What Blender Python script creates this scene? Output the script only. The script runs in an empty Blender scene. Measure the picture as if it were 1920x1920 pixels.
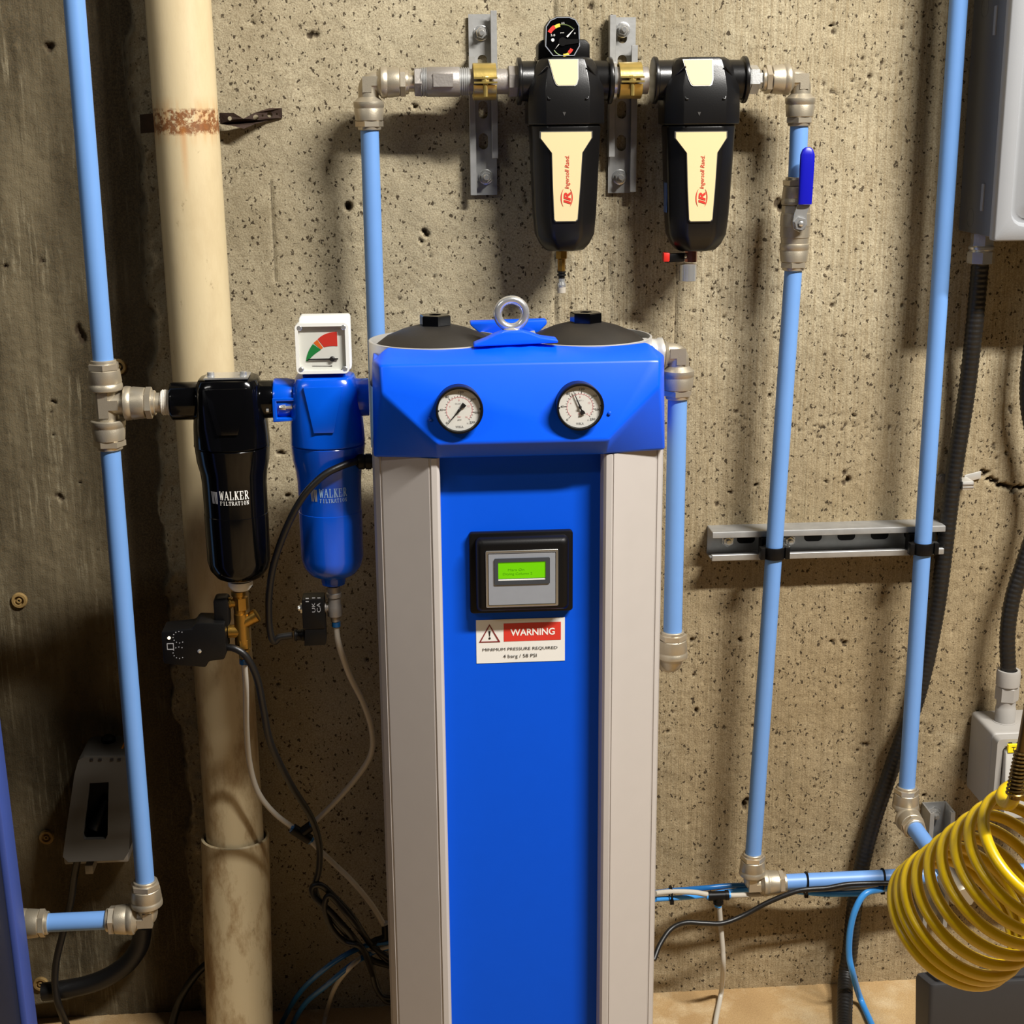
import bpy, bmesh, math, random
import numpy as np
from mathutils import Vector as V, Matrix

random.seed(7)
RNG = np.random.default_rng(11)
SC = bpy.context.scene
COL = SC.collection

# ------------------------------------------------------------------ camera
FPX = 2790.0
TH, PS, RO = math.radians(15.05), math.radians(4.15), math.radians(0.5)
CAM = V((0.0, -2.15, 1.41))
FW = V((math.sin(PS) * math.cos(TH), math.cos(PS) * math.cos(TH), -math.sin(TH)))
_r0 = V((math.cos(PS), -math.sin(PS), 0.0))
_u0 = _r0.cross(FW)
RT = _r0 * math.cos(RO) - _u0 * math.sin(RO)
UP = RT.cross(FW)
cd = bpy.data.cameras.new('camera')
cd.sensor_width = 36.0
cd.lens = FPX * 36.0 / 1920.0
cd.clip_start = 0.05
cam = bpy.data.objects.new('camera', cd)
COL.objects.link(cam)
cam.matrix_world = Matrix(((RT.x, UP.x, -FW.x, CAM.x), (RT.y, UP.y, -FW.y, CAM.y), (RT.z, UP.z, -FW.z, CAM.z), (0, 0, 0, 1)))
SC.camera = cam

# ------------------------------------------------------------------ view, world, lamps
SC.view_settings.view_transform = 'Standard'
SC.view_settings.look = 'None'
SC.view_settings.gamma = 1.0
SC.view_settings.use_curve_mapping = False
SC.view_settings.exposure = 0.0
wd = bpy.data.worlds.new('room_ambient')
SC.world = wd
wd.use_nodes = True
wd.node_tree.nodes['Background'].inputs[0].default_value = (1.0, 0.95, 0.86, 1)
wd.node_tree.nodes['Background'].inputs[1].default_value = 0.022


def lamp(name, loc, target, sx, sy, power, color):
    l = bpy.data.lights.new(name, 'AREA')
    l.shape = 'RECTANGLE'
    l.size, l.size_y, l.energy, l.color = sx, sy, power, color
    o = bpy.data.objects.new(name, l)
    COL.objects.link(o)
    o.location = loc
    z = (V(loc) - V(target)).normalized()
    x = V((1, 0, 0)); x = (x - z * x.dot(z)).normalized()
    y = z.cross(x)
    o.matrix_world = Matrix(((x.x, y.x, z.x, loc[0]), (x.y, y.y, z.y, loc[1]), (x.z, y.z, z.z, loc[2]), (0, 0, 0, 1)))


lamp('ceiling_tube_light', (1.70, -1.90, 3.40), (0.35, 0.0, 0.85), 1.25, 0.14, 242, (1.0, 0.965, 0.91))
lamp('ceiling_tube_light', (-2.00, -2.40, 3.05), (0.3, 0.0, 1.0), 1.25, 0.14, 13, (1.0, 0.965, 0.895))


# ------------------------------------------------------------------ helpers
def P(px, py, off):
    """the point of the vertical plane `off` metres in front of the back wall seen at that photo pixel"""
    d = FW * FPX + RT * (px - 960.0) - UP * (py - 960.0)
    return CAM + d * ((-off - CAM.y) / d.y)


def FP(px, py, h=0.005):
    """the point at height h above the floor seen at that photo pixel"""
    d = FW * FPX + RT * (px - 960.0) - UP * (py - 960.0)
    return CAM + d * ((h - CAM.z) / d.z)


def S(px, py, off):
    """metres per photo pixel there"""
    return ((P(px, py, off) - CAM).dot(FW)) / FPX


def lin(c):
    return tuple((x / 12.92 if x <= 0.04045 else ((x + 0.055) / 1.055) ** 2.4) for x in (k / 255.0 for k in c))


class MB:
    def __init__(s):
        s.v, s.f = [], []

    def add(s, vs, fs):
        n = len(s.v)
        s.v += [V(p) for p in vs]
        s.f += [tuple(i + n for i in f) for f in fs]
        return s

    def box(s, x0, x1, y0, y1, z0, z1):
        return s.add([(x0, y0, z0), (x1, y0, z0), (x1, y1, z0), (x0, y1, z0), (x0, y0, z1), (x1, y0, z1), (x1, y1, z1), (x0, y1, z1)],
                     [(0, 3, 2, 1), (4, 5, 6, 7), (0, 1, 5, 4), (1, 2, 6, 5), (2, 3, 7, 6), (3, 0, 4, 7)])

    def obox(s, c, a, b, d):
        c, a, b, d = V(c), V(a), V(b), V(d)
        vs = [c - a - b - d, c + a - b - d, c + a + b - d, c - a + b - d, c - a - b + d, c + a - b + d, c + a + b + d, c - a + b + d]
        return s.add(vs, [(0, 3, 2, 1), (4, 5, 6, 7), (0, 1, 5, 4), (1, 2, 6, 5), (2, 3, 7, 6), (3, 0, 4, 7)])

    def tube(s, pts, r, n=14, caps=True):
        pts = [V(p) for p in pts]
        m = len(pts)
        rs = r if isinstance(r, (list, tuple)) else [r] * m
        t0 = (pts[1] - pts[0]).normalized()
        u = t0.orthogonal().normalized()
        vs = []
        for i in range(m):
            if i == 0: t = t0
            elif i == m - 1: t = (pts[i] - pts[i - 1]).normalized()
            else: t = ((pts[i + 1] - pts[i]).normalized() + (pts[i] - pts[i - 1]).normalized()).normalized()
            u = (u - t * u.dot(t)).normalized()
            w = t.cross(u)
            for k in range(n):
                a = 2 * math.pi * k / n
                vs.append(pts[i] + (u * math.cos(a) + w * math.sin(a)) * rs[i])
        fs = [(i * n + k, i * n + (k + 1) % n, (i + 1) * n + (k + 1) % n, (i + 1) * n + k) for i in range(m - 1) for k in range(n)]
        if caps:
            fs += [tuple(range(n))[::-1], tuple(range((m - 1) * n, m * n))]
        return s.add(vs, fs)

    def lathe(s, p, d, prof, n=24, ph=0.0, caps=True, up=None):
        p, d = V(p), V(d).normalized()
        u = (V(up) if up else (V((0, -1, 0)) if abs(d.y) < 0.9 else V((0, 0, 1))))
        u = (u - d * u.dot(d)).normalized()
        w = d.cross(u)
        vs = []
        for t, r in prof:
            for k in range(n):
                a = 2 * math.pi * (k + ph) / n
                vs.append(p + d * t + (u * math.cos(a) + w * math.sin(a)) * r)
        m = len(prof)
        fs = [(i * n + k, i * n + (k + 1) % n, (i + 1) * n + (k + 1) % n, (i + 1) * n + k) for i in range(m - 1) for k in range(n)]
        if caps:
            fs += [tuple(range(n))[::-1], tuple(range((m - 1) * n, m * n))]
        return s.add(vs, fs)

    def loft(s, rings, caps=True):
        n = len(rings[0])
        vs = [p for r in rings for p in r]
        m = len(rings)
        fs = [(i * n + k, i * n + (k + 1) % n, (i + 1) * n + (k + 1) % n, (i + 1) * n + k) for i in range(m - 1) for k in range(n)]
        if caps:
            fs += [tuple(range(n))[::-1], tuple(range((m - 1) * n, m * n))]
        return s.add(vs, fs)

    def prism(s, poly, f0, f1):
        """poly of 2-D points; f0 and f1 map a 2-D point to the two faces"""
        n = len(poly)
        return s.add([f0(*q) for q in poly] + [f1(*q) for q in poly],
                     [tuple(range(n))[::-1], tuple(range(n, 2 * n))] + [(k, (k + 1) % n, n + (k + 1) % n, n + k) for k in range(n)])

    def slab(s, poly, off0, off1):
        """(x, z) polygon between two distances from the wall"""
        return s.prism(poly, lambda x, z: (x, -off0, z), lambda x, z: (x, -off1, z))

    def build(s, name, m, parent=None, bevel=0.0, seg=2, angle=38, smooth=True, recalc=True):
        if parent is None:
            lo = [min(p[i] for p in s.v) for i in range(3)]
            hi = [max(p[i] for p in s.v) for i in range(3)]
            org = V(((lo[0] + hi[0]) / 2, (lo[1] + hi[1]) / 2, lo[2]))
        else:
            org = worldloc(parent)
        me = bpy.data.meshes.new(name)
        bm = bmesh.new()
        bv = [bm.verts.new(p - org) for p in s.v]
        for f in s.f:
            try: bm.faces.new([bv[i] for i in f])
            except ValueError: pass
        if recalc:
            bmesh.ops.recalc_face_normals(bm, faces=bm.faces)
        if bevel > 0:
            es = [e for e in bm.edges if len(e.link_faces) == 2 and e.calc_face_angle(0) > math.radians(25)]
            bmesh.ops.bevel(bm, geom=es, offset=bevel, segments=seg, affect='EDGES', profile=0.5, clamp_overlap=True)
        bm.to_mesh(me)
        bm.free()
        return link(name, me, m, parent, org, smooth, angle)


def worldloc(o):
    p = V((0, 0, 0))
    while o is not None:
        p = p + o.location
        o = o.parent
    return p


def link(name, me, m, parent, org, smooth=True, angle=38):
    me.materials.append(m)
    if smooth:
        me.polygons.foreach_set('use_smooth', [True] * len(me.polygons))
        try: me.set_sharp_from_angle(angle=math.radians(angle))
        except Exception: pass
    o = bpy.data.objects.new(name, me)
    COL.objects.link(o)
    if parent is None: o.location = org
    else: o.parent = parent
    return o


def tag(o, label, cat, group=None, kind=None):
    o['label'] = label
    o['category'] = cat
    if group: o['group'] = group
    if kind: o['kind'] = kind
    return o


def thing(name, label, cat, loc, group=None):
    o = bpy.data.objects.new(name, None)
    o.empty_display_size = 0.03
    COL.objects.link(o)
    o.location = loc
    return tag(o, label, cat, group)


def lab(o, t):
    o['label'] = t
    return o


def curve_mesh(splines, depth):
    """2-D outlines with holes -> (verts, faces) of a plate `depth` thick, lying in XY, centred on z"""
    c = bpy.data.curves.new('outline', 'CURVE')
    c.dimensions = '2D'; c.fill_mode = 'BOTH'; c.extrude = depth / 2
    for pl in splines:
        sp = c.splines.new('POLY')
        sp.points.add(len(pl) - 1)
        for q, (x, y) in zip(sp.points, pl): q.co = (x * 100, y * 100, 0, 1)
        sp.use_cyclic_u = True
    c.extrude = depth / 2 * 100
    o = bpy.data.objects.new('outline', c)
    COL.objects.link(o)
    dg = bpy.context.evaluated_depsgraph_get()
    me = bpy.data.meshes.new_from_object(o.evaluated_get(dg))
    vs = [(v.co.x / 100, v.co.y / 100, v.co.z / 100) for v in me.vertices]
    fs = [tuple(p.vertices) for p in me.polygons]
    bpy.data.objects.remove(o); bpy.data.curves.remove(c); bpy.data.meshes.remove(me)
    return vs, fs


def plate(mb, splines, f, depth):
    vs, fs = curve_mesh(splines, depth)
    mb.add([f(*p) for p in vs], fs)
    return mb


def text_verts(txt, shear=0.0, bold=0.0, spacing=1.0):
    c = bpy.data.curves.new('lettering', 'FONT')
    c.body = txt; c.size = 1.0; c.shear = shear; c.offset = bold; c.space_character = spacing; c.resolution_u = 3
    o = bpy.data.objects.new('lettering', c)
    COL.objects.link(o)
    dg = bpy.context.evaluated_depsgraph_get()
    me = bpy.data.meshes.new_from_object(o.evaluated_get(dg))
    vs = [(v.co.x, v.co.y) for v in me.vertices]
    fs = [tuple(p.vertices) for p in me.polygons]
    bpy.data.objects.remove(o); bpy.data.curves.remove(c); bpy.data.meshes.remove(me)
    return vs, fs


def text_fit(mb, txt, x0, x1, z0, z1, f, **kw):
    vs, fs = text_verts(txt, **kw)
    ax, bx = min(v[0] for v in vs), max(v[0] for v in vs)
    ay, by = min(v[1] for v in vs), max(v[1] for v in vs)
    mb.add([f(x0 + (v[0] - ax) / (bx - ax) * (x1 - x0), z0 + (v[1] - ay) / (by - ay) * (z1 - z0)) for v in vs], fs)
    return mb


def onplane(off):
    return lambda x, z, d=0.0: (x, -off - d, z)


def rect(x0, y0, x1, y1, off):
    """world x0, x1, z0, z1 of a photo rectangle on that plane"""
    ym, xm = (y0 + y1) / 2, (x0 + x1) / 2
    return P(x0, ym, off).x, P(x1, ym, off).x, P(xm, y1, off).z, P(xm, y0, off).z


def rrect(x0, x1, z0, z1, r, n=4):
    out = []
    for cx, cz, a in ((x1 - r, z1 - r, 0), (x0 + r, z1 - r, 90), (x0 + r, z0 + r, 180), (x1 - r, z0 + r, 270)):
        for k in range(n + 1):
            t = math.radians(a + 90 * k / n)
            out.append((cx + r * math.cos(t), cz + r * math.sin(t)))
    return out


def circ(cx, cz, r, n=24, a0=0, a1=360):
    full = abs(a1 - a0) >= 360
    m = n if full else n + 1
    return [(cx + r * math.cos(math.radians(a0 + (a1 - a0) * k / n)), cz + r * math.sin(math.radians(a0 + (a1 - a0) * k / n))) for k in range(m)]


def arcband(cx, cz, r0, r1, a0, a1, n=14):
    return circ(cx, cz, r1, n, a0, a1) + circ(cx, cz, r0, n, a1, a0)


def spline(pts, n=8):
    pts = [V(p) for p in pts]
    q = [pts[0] * 2 - pts[1]] + pts + [pts[-1] * 2 - pts[-2]]
    out = []
    for i in range(1, len(q) - 2):
        a, b, c, d = q[i - 1], q[i], q[i + 1], q[i + 2]
        for k in range(n):
            t = k / n
            out.append(0.5 * ((2 * b) + (c - a) * t + (2 * a - 5 * b + 4 * c - d) * t * t + (3 * b - a - 3 * c + d) * t ** 3))
    out.append(pts[-1])
    return out


def pxs(*pts):
    return [P(*p) for p in pts]


# ------------------------------------------------------------------ materials
MATS = {}


def mat(name, rgb, rough=0.5, metal=0.0, var=0.06, scale=40.0, bump=0.0, bscale=200.0, coat=0.0, spec=0.5, emit=0.0):
    m = bpy.data.materials.new(name)
    m.use_nodes = True
    nt = m.node_tree
    b = nt.nodes['Principled BSDF']
    c = lin(rgb)
    tc = nt.nodes.new('ShaderNodeTexCoord')
    nz = nt.nodes.new('ShaderNodeTexNoise')
    nz.inputs['Scale'].default_value = scale
    nz.inputs['Detail'].default_value = 5
    nt.links.new(tc.outputs['Object'], nz.inputs['Vector'])
    mx = nt.nodes.new('ShaderNodeMix'); mx.data_type = 'RGBA'
    mx.inputs[6].default_value = tuple(x * (1 - var) for x in c) + (1,)
    mx.inputs[7].default_value = tuple(min(1, x * (1 + var)) for x in c) + (1,)
    nt.links.new(nz.outputs['Fac'], mx.inputs[0])
    nt.links.new(mx.outputs[2], b.inputs['Base Color'])
    b.inputs['Roughness'].default_value = rough
    b.inputs['Metallic'].default_value = metal
    b.inputs['Specular IOR Level'].default_value = spec
    b.inputs['Coat Weight'].default_value = coat
    if emit:
        b.inputs['Emission Color'].default_value = c + (1,)
        b.inputs['Emission Strength'].default_value = emit
    if bump:
        n2 = nt.nodes.new('ShaderNodeTexNoise'); n2.inputs['Scale'].default_value = bscale; n2.inputs['Detail'].default_value = 4
        nt.links.new(tc.outputs['Object'], n2.inputs['Vector'])
        bp = nt.nodes.new('ShaderNodeBump'); bp.inputs['Strength'].default_value = bump; bp.inputs['Distance'].default_value = 0.002
        nt.links.new(n2.outputs['Fac'], bp.inputs['Height'])
        nt.links.new(bp.outputs[0], b.inputs['Normal'])
    MATS[name] = m
    return m


M_PIPE = mat('pale_blue_pipe', (106, 150, 210), 0.42, bump=0.03, bscale=30, var=0.04)
M_NICK = mat('satin_nickel', (184, 174, 154), 0.42, 0.72, bump=0.12, bscale=900, var=0.10)
M_NICKN = mat('satin_nickel_nut', (202, 191, 170), 0.34, 0.75, bump=0.08, bscale=700, var=0.08)
M_GALV = mat('galvanised_steel', (172, 172, 170), 0.46, 0.6, bump=0.10, bscale=120, var=0.22, scale=60)
M_GALVD = mat('dull_galvanised_pipe', (160, 154, 148), 0.5, 0.65, bump=0.15, bscale=300, var=0.15)
M_CHR = mat('bright_zinc', (216, 216, 214), 0.24, 0.78, bump=0.05, bscale=500)
M_GOLD = mat('yellow_zinc', (206, 180, 104), 0.28, 0.75, var=0.25, scale=60, bump=0.05)
M_BRASS = mat('dull_brass', (170, 132, 62), 0.36, 0.95, var=0.15, bump=0.08, bscale=400)
M_BLKG = mat('gloss_black_paint', (5, 5, 6), 0.12, spec=0.35)
M_BLKS = mat('satin_black_cast', (17, 16, 16), 0.30, bump=0.04, bscale=600)
M_BLKP = mat('black_plastic', (13, 12, 12), 0.42, spec=0.22, bump=0.05, bscale=700)
M_RUB = mat('black_cable_jacket', (14, 13, 13), 0.42, bump=0.08, bscale=300)
M_DOME = mat('matt_black_cap', (36, 33, 30), 0.46, bump=0.08, bscale=500, var=0.2)
M_BLUE = mat('blue_cap_plastic', (0, 86, 236), 0.36, var=0.05, spec=0.4, bump=0.02, bscale=800)
M_PANEL = mat('blue_panel_paint', (0, 80, 214), 0.55, var=0.03, spec=0.15, bump=0.02, bscale=900)
M_WBLUE = mat('blue_enamel', (0, 78, 200), 0.2, coat=0.2, var=0.04)
M_COLM = mat('light_grey_profile', (182, 176, 171), 0.5, var=0.03, bump=0.02, bscale=900)
M_CREAM = mat('cream_badge', (224, 202, 154), 0.62, var=0.02, spec=0.15)
M_RED = mat('red_print', (206, 52, 40), 0.5, var=0.02)
M_WHITE = mat('white_print', (236, 234, 228), 0.45, var=0.02)
M_LABEL = mat('white_label', (226, 224, 218), 0.4, var=0.02)
M_BLK = mat('black_print', (24, 22, 24), 0.5, var=0.02)
M_GREYP = mat('grey_print', (150, 150, 152), 0.5, var=0.02)
M_SILV = mat('silver_faceplate', (150, 155, 164), 0.42, 0.25, var=0.05, scale=120)
M_SILVE = mat('silver_edge', (190, 190, 186), 0.28, 0.9)
M_LCD = mat('lit_lcd', (98, 182, 4), 0.6, var=0.03, spec=0.1, emit=0.26)
M_LCDT = mat('lcd_characters', (74, 148, 8), 0.6, spec=0.1, emit=0.2)
M_DIAL = mat('gauge_dial', (234, 232, 228), 0.5, var=0.02)
M_PINK = mat('pink_print', (222, 150, 156), 0.5)
M_WPL = mat('white_plastic', (226, 226, 220), 0.38, var=0.03)
M_GREEN = mat('green_print', (26, 128, 60), 0.5)
M_ORNG = mat('orange_print', (222, 104, 30), 0.5)
M_YELP = mat('yellow_print', (226, 198, 70), 0.5)
M_YHOSE = mat('yellow_hose', (196, 164, 4), 0.30, var=0.10, scale=14, bump=0.03, spec=0.5)
M_TUBEW = mat('milky_tube', (180, 173, 160), 0.36, var=0.05)
M_TUBEB = mat('blue_air_tube', (62, 146, 222), 0.32, var=0.04)
M_TUBED = mat('dark_blue_air_tube', (20, 90, 150), 0.32, var=0.04)
M_HANDLE = mat('royal_blue_grip', (10, 14, 168), 0.36, var=0.03)
M_BOXG = mat('grey_box_plastic', (158, 154, 148), 0.45, var=0.05, bump=0.04, bscale=400)
M_BOXD = mat('dull_grey_box', (72, 69, 64), 0.5, var=0.06)
M_ENC = mat('enclosure_grey_paint', (92, 94, 97), 0.42, var=0.03, bump=0.04, bscale=500)
M_ENCD = mat('enclosure_door_paint', (146, 148, 151), 0.4, var=0.02, bump=0.04, bscale=500)
M_YTAG = mat('yellow_tag', (250, 222, 20), 0.5, var=0.02)
M_FLEX = mat('black_flexible_conduit', (24, 22, 20), 0.44, var=0.3, scale=60, bump=0.2, bscale=150)
M_RUST = mat('rusted_strap', (54, 38, 28), 0.8, 0.3, var=0.5, scale=90, bump=0.4, bscale=200)
M_BIN = mat('charcoal_bin', (46, 46, 48), 0.55, var=0.06)
M_CABB = mat('blue_cabinet_trim', (58, 78, 150), 0.45, var=0.05)
M_CABD = mat('dark_cabinet_panel', (30, 34, 48), 0.5, var=0.08)
M_PLUG = mat('tan_tie_plug', (150, 122, 72), 0.8, var=0.25, scale=80, bump=0.3)
M_REDL = mat('red_lever_tip', (200, 40, 30), 0.4)
M_LED = mat('lit_led', (255, 236, 190), 0.4, emit=3.0)
M_TAPE = mat('ptfe_tape', (214, 208, 196), 0.6, bump=0.4, bscale=500)
M_RIMW = mat('pale_aluminium_rim', (206, 204, 198), 0.4, 0.5)
M_TUBEA = mat('grey_aluminium_tube', (150, 148, 144), 0.4, 0.7)


def glass(name):
    m = bpy.data.materials.new(name); m.use_nodes = True
    nt = m.node_tree; nt.nodes.clear()
    out = nt.nodes.new('ShaderNodeOutputMaterial')
    tr = nt.nodes.new('ShaderNodeBsdfTransparent'); gl = nt.nodes.new('ShaderNodeBsdfGlossy')
    gl.inputs['Roughness'].default_value = 0.08
    tr.inputs[0].default_value = (0.96, 0.96, 0.95, 1)
    mx = nt.nodes.new('ShaderNodeMixShader')
    mx.inputs[0].default_value = 0.05; nt.links.new(tr.outputs[0], mx.inputs[1]); nt.links.new(gl.outputs[0], mx.inputs[2])
    nt.links.new(mx.outputs[0], out.inputs[0])
    return m


M_GLASS = glass('clear_lens')


class NT:
    """terse node building"""
    def __init__(s, name):
        s.m = bpy.data.materials.new(name); s.m.use_nodes = True
        s.t = s.m.node_tree; s.b = s.t.nodes['Principled BSDF']

    def n(s, kind, **kw):
        o = s.t.nodes.new('ShaderNode' + kind)
        for k, v in kw.items(): setattr(o, k, v)
        return o

    def l(s, a, b): s.t.links.new(a, b)

    def noise(s, vec, scale, detail=5, rough=0.55):
        o = s.n('TexNoise'); o.inputs['Scale'].default_value = scale; o.inputs['Detail'].default_value = detail; o.inputs['Roughness'].default_value = rough
        s.l(vec, o.inputs['Vector']); return o.outputs['Fac']

    def ramp(s, f, a, b, lo=0.0, hi=1.0):
        o = s.n('MapRange'); o.inputs[1].default_value = a; o.inputs[2].default_value = b; o.inputs[3].default_value = lo; o.inputs[4].default_value = hi
        s.l(f, o.inputs[0]); return o.outputs[0]

    def mix(s, f, a, b, mode='MIX'):
        o = s.n('Mix', data_type='RGBA', blend_type=mode)
        if isinstance(f, (int, float)): o.inputs[0].default_value = f
        else: s.l(f, o.inputs[0])
        for x, i in ((a, 6), (b, 7)):
            if isinstance(x, tuple): o.inputs[i].default_value = x + (1,)
            else: s.l(x, o.inputs[i])
        return o.outputs[2]

    def math(s, op, a, b=0.0):
        o = s.n('Math', operation=op)
        for x, i in ((a, 0), (b, 1)):
            if isinstance(x, (int, float)): o.inputs[i].default_value = x
            else: s.l(x, o.inputs[i])
        return o.outputs[0]

    def bump(s, h, strength, dist, prev=None):
        o = s.n('Bump'); o.inputs['Strength'].default_value = strength; o.inputs['Distance'].default_value = dist
        s.l(h, o.inputs['Height'])
        if prev is not None: s.l(prev, o.inputs['Normal'])
        return o.outputs[0]

    def scaled(s, vec, sc):
        o = s.n('Mapping'); o.inputs['Scale'].default_value = sc
        s.l(vec, o.inputs['Vector']); return o.outputs[0]


def concrete(name, floor=False):
    k = NT(name)
    pos = k.n('NewGeometry').outputs['Position']
    big = k.noise(pos, 2.2, 6, 0.6)
    mid = k.noise(pos, 14, 6, 0.6)
    fine = k.noise(pos, 420, 3, 0.6)
    if floor:
        c = k.mix(k.ramp(big, 0.35, 0.65), lin((156, 124, 82)), lin((188, 158, 112)))
        c = k.mix(k.ramp(mid, 0.5, 0.72), c, lin((206, 184, 146)))
        c = k.mix(k.ramp(fine, 0.35, 0.7, 0, 0.4), c, lin((120, 92, 60)))
        n = k.bump(mid, 0.3, 0.004); n = k.bump(fine, 0.4, 0.0015, n)
    else:
        c = k.mix(k.ramp(big, 0.36, 0.64), lin((150, 139, 113)), lin((184, 173, 146)))
        sep = k.n('SeparateXYZ'); k.l(pos, sep.inputs[0])
        # browner tone towards the right foot of the wall
        brown = k.math('MULTIPLY', k.ramp(sep.outputs[2], 1.15, 0.55), k.ramp(sep.outputs[0], 0.1, 0.5))
        c = k.mix(k.math('MULTIPLY', brown, 0.45), c, lin((164, 136, 92)))
        c = k.mix(k.ramp(mid, 0.52, 0.78, 0, 0.5), c, lin((128, 114, 88)))
        pale = k.noise(k.scaled(pos, (3, 3, 9)), 2.2, 7, 0.65)
        c = k.mix(k.ramp(pale, 0.60, 0.74, 0, 0.45), c, lin((200, 188, 158)))
        grain = k.noise(k.scaled(pos, (330, 330, 6)), 1.0, 4, 0.6)
        at = k.n('Attribute'); at.attribute_name = 'wood'
        c = k.mix(k.math('MULTIPLY', k.ramp(grain, 0.42, 0.62, 0, 0.5), at.outputs['Fac']), c, lin((132, 114, 82)))
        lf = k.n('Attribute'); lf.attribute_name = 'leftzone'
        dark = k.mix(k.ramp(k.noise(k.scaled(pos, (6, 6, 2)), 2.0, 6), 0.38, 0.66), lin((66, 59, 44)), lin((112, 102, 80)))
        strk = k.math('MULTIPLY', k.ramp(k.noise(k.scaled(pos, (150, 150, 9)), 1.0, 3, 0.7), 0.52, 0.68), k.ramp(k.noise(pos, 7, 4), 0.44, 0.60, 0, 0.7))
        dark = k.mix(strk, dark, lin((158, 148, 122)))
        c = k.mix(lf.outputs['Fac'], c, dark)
        dk = k.n('Attribute'); dk.attribute_name = 'seam_shade'
        c = k.mix(dk.outputs['Fac'], c, lin((52, 44, 34)))  # dark joint, plus the drain pipe's shadow painted beside it
        pe = k.n('Attribute'); pe.attribute_name = 'pale'
        c = k.mix(pe.outputs['Fac'], c, lin((172, 160, 132)))
        c = k.mix(k.ramp(fine, 0.60, 0.36, 0.0, 0.5), c, lin((104, 88, 62)))
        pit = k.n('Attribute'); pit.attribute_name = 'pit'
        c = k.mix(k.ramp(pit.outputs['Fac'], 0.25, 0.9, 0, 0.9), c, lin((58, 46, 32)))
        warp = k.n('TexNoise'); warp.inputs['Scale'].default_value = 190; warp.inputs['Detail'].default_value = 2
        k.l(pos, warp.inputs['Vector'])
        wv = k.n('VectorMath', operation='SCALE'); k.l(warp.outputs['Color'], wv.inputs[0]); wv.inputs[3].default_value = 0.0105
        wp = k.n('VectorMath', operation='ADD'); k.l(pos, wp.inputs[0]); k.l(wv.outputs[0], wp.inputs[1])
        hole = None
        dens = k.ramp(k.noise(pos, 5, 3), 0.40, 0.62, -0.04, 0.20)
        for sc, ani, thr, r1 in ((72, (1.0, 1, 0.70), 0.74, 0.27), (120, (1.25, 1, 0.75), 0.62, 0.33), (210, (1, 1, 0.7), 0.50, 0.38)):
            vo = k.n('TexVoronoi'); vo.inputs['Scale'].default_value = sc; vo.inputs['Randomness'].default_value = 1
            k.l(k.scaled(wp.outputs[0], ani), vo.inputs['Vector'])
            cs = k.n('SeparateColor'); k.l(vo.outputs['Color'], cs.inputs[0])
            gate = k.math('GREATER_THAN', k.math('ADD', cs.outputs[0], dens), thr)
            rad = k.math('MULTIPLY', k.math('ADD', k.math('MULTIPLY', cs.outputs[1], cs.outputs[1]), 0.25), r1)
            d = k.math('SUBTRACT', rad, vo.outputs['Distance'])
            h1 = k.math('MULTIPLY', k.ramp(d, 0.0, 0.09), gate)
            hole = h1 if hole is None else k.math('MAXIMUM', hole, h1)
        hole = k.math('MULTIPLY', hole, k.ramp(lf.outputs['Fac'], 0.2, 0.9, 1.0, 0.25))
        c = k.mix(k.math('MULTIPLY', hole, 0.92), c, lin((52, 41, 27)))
        n = k.bump(mid, 0.25, 0.003)
        n = k.bump(k.math('MULTIPLY', grain, at.outputs['Fac']), 0.7, 0.0016, n)
        n = k.bump(fine, 0.55, 0.0016, n)
        n = k.bump(hole, -0.9, 0.0035, n)
    k.l(c, k.b.inputs['Base Color']); k.l(n, k.b.inputs['Normal'])
    k.b.inputs['Roughness'].default_value = 0.86
    k.b.inputs['Specular IOR Level'].default_value = 0.25
    return k.m


M_CONC = concrete('pitted_concrete')
M_FLOOR = concrete('stained_concrete_floor', True)


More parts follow.
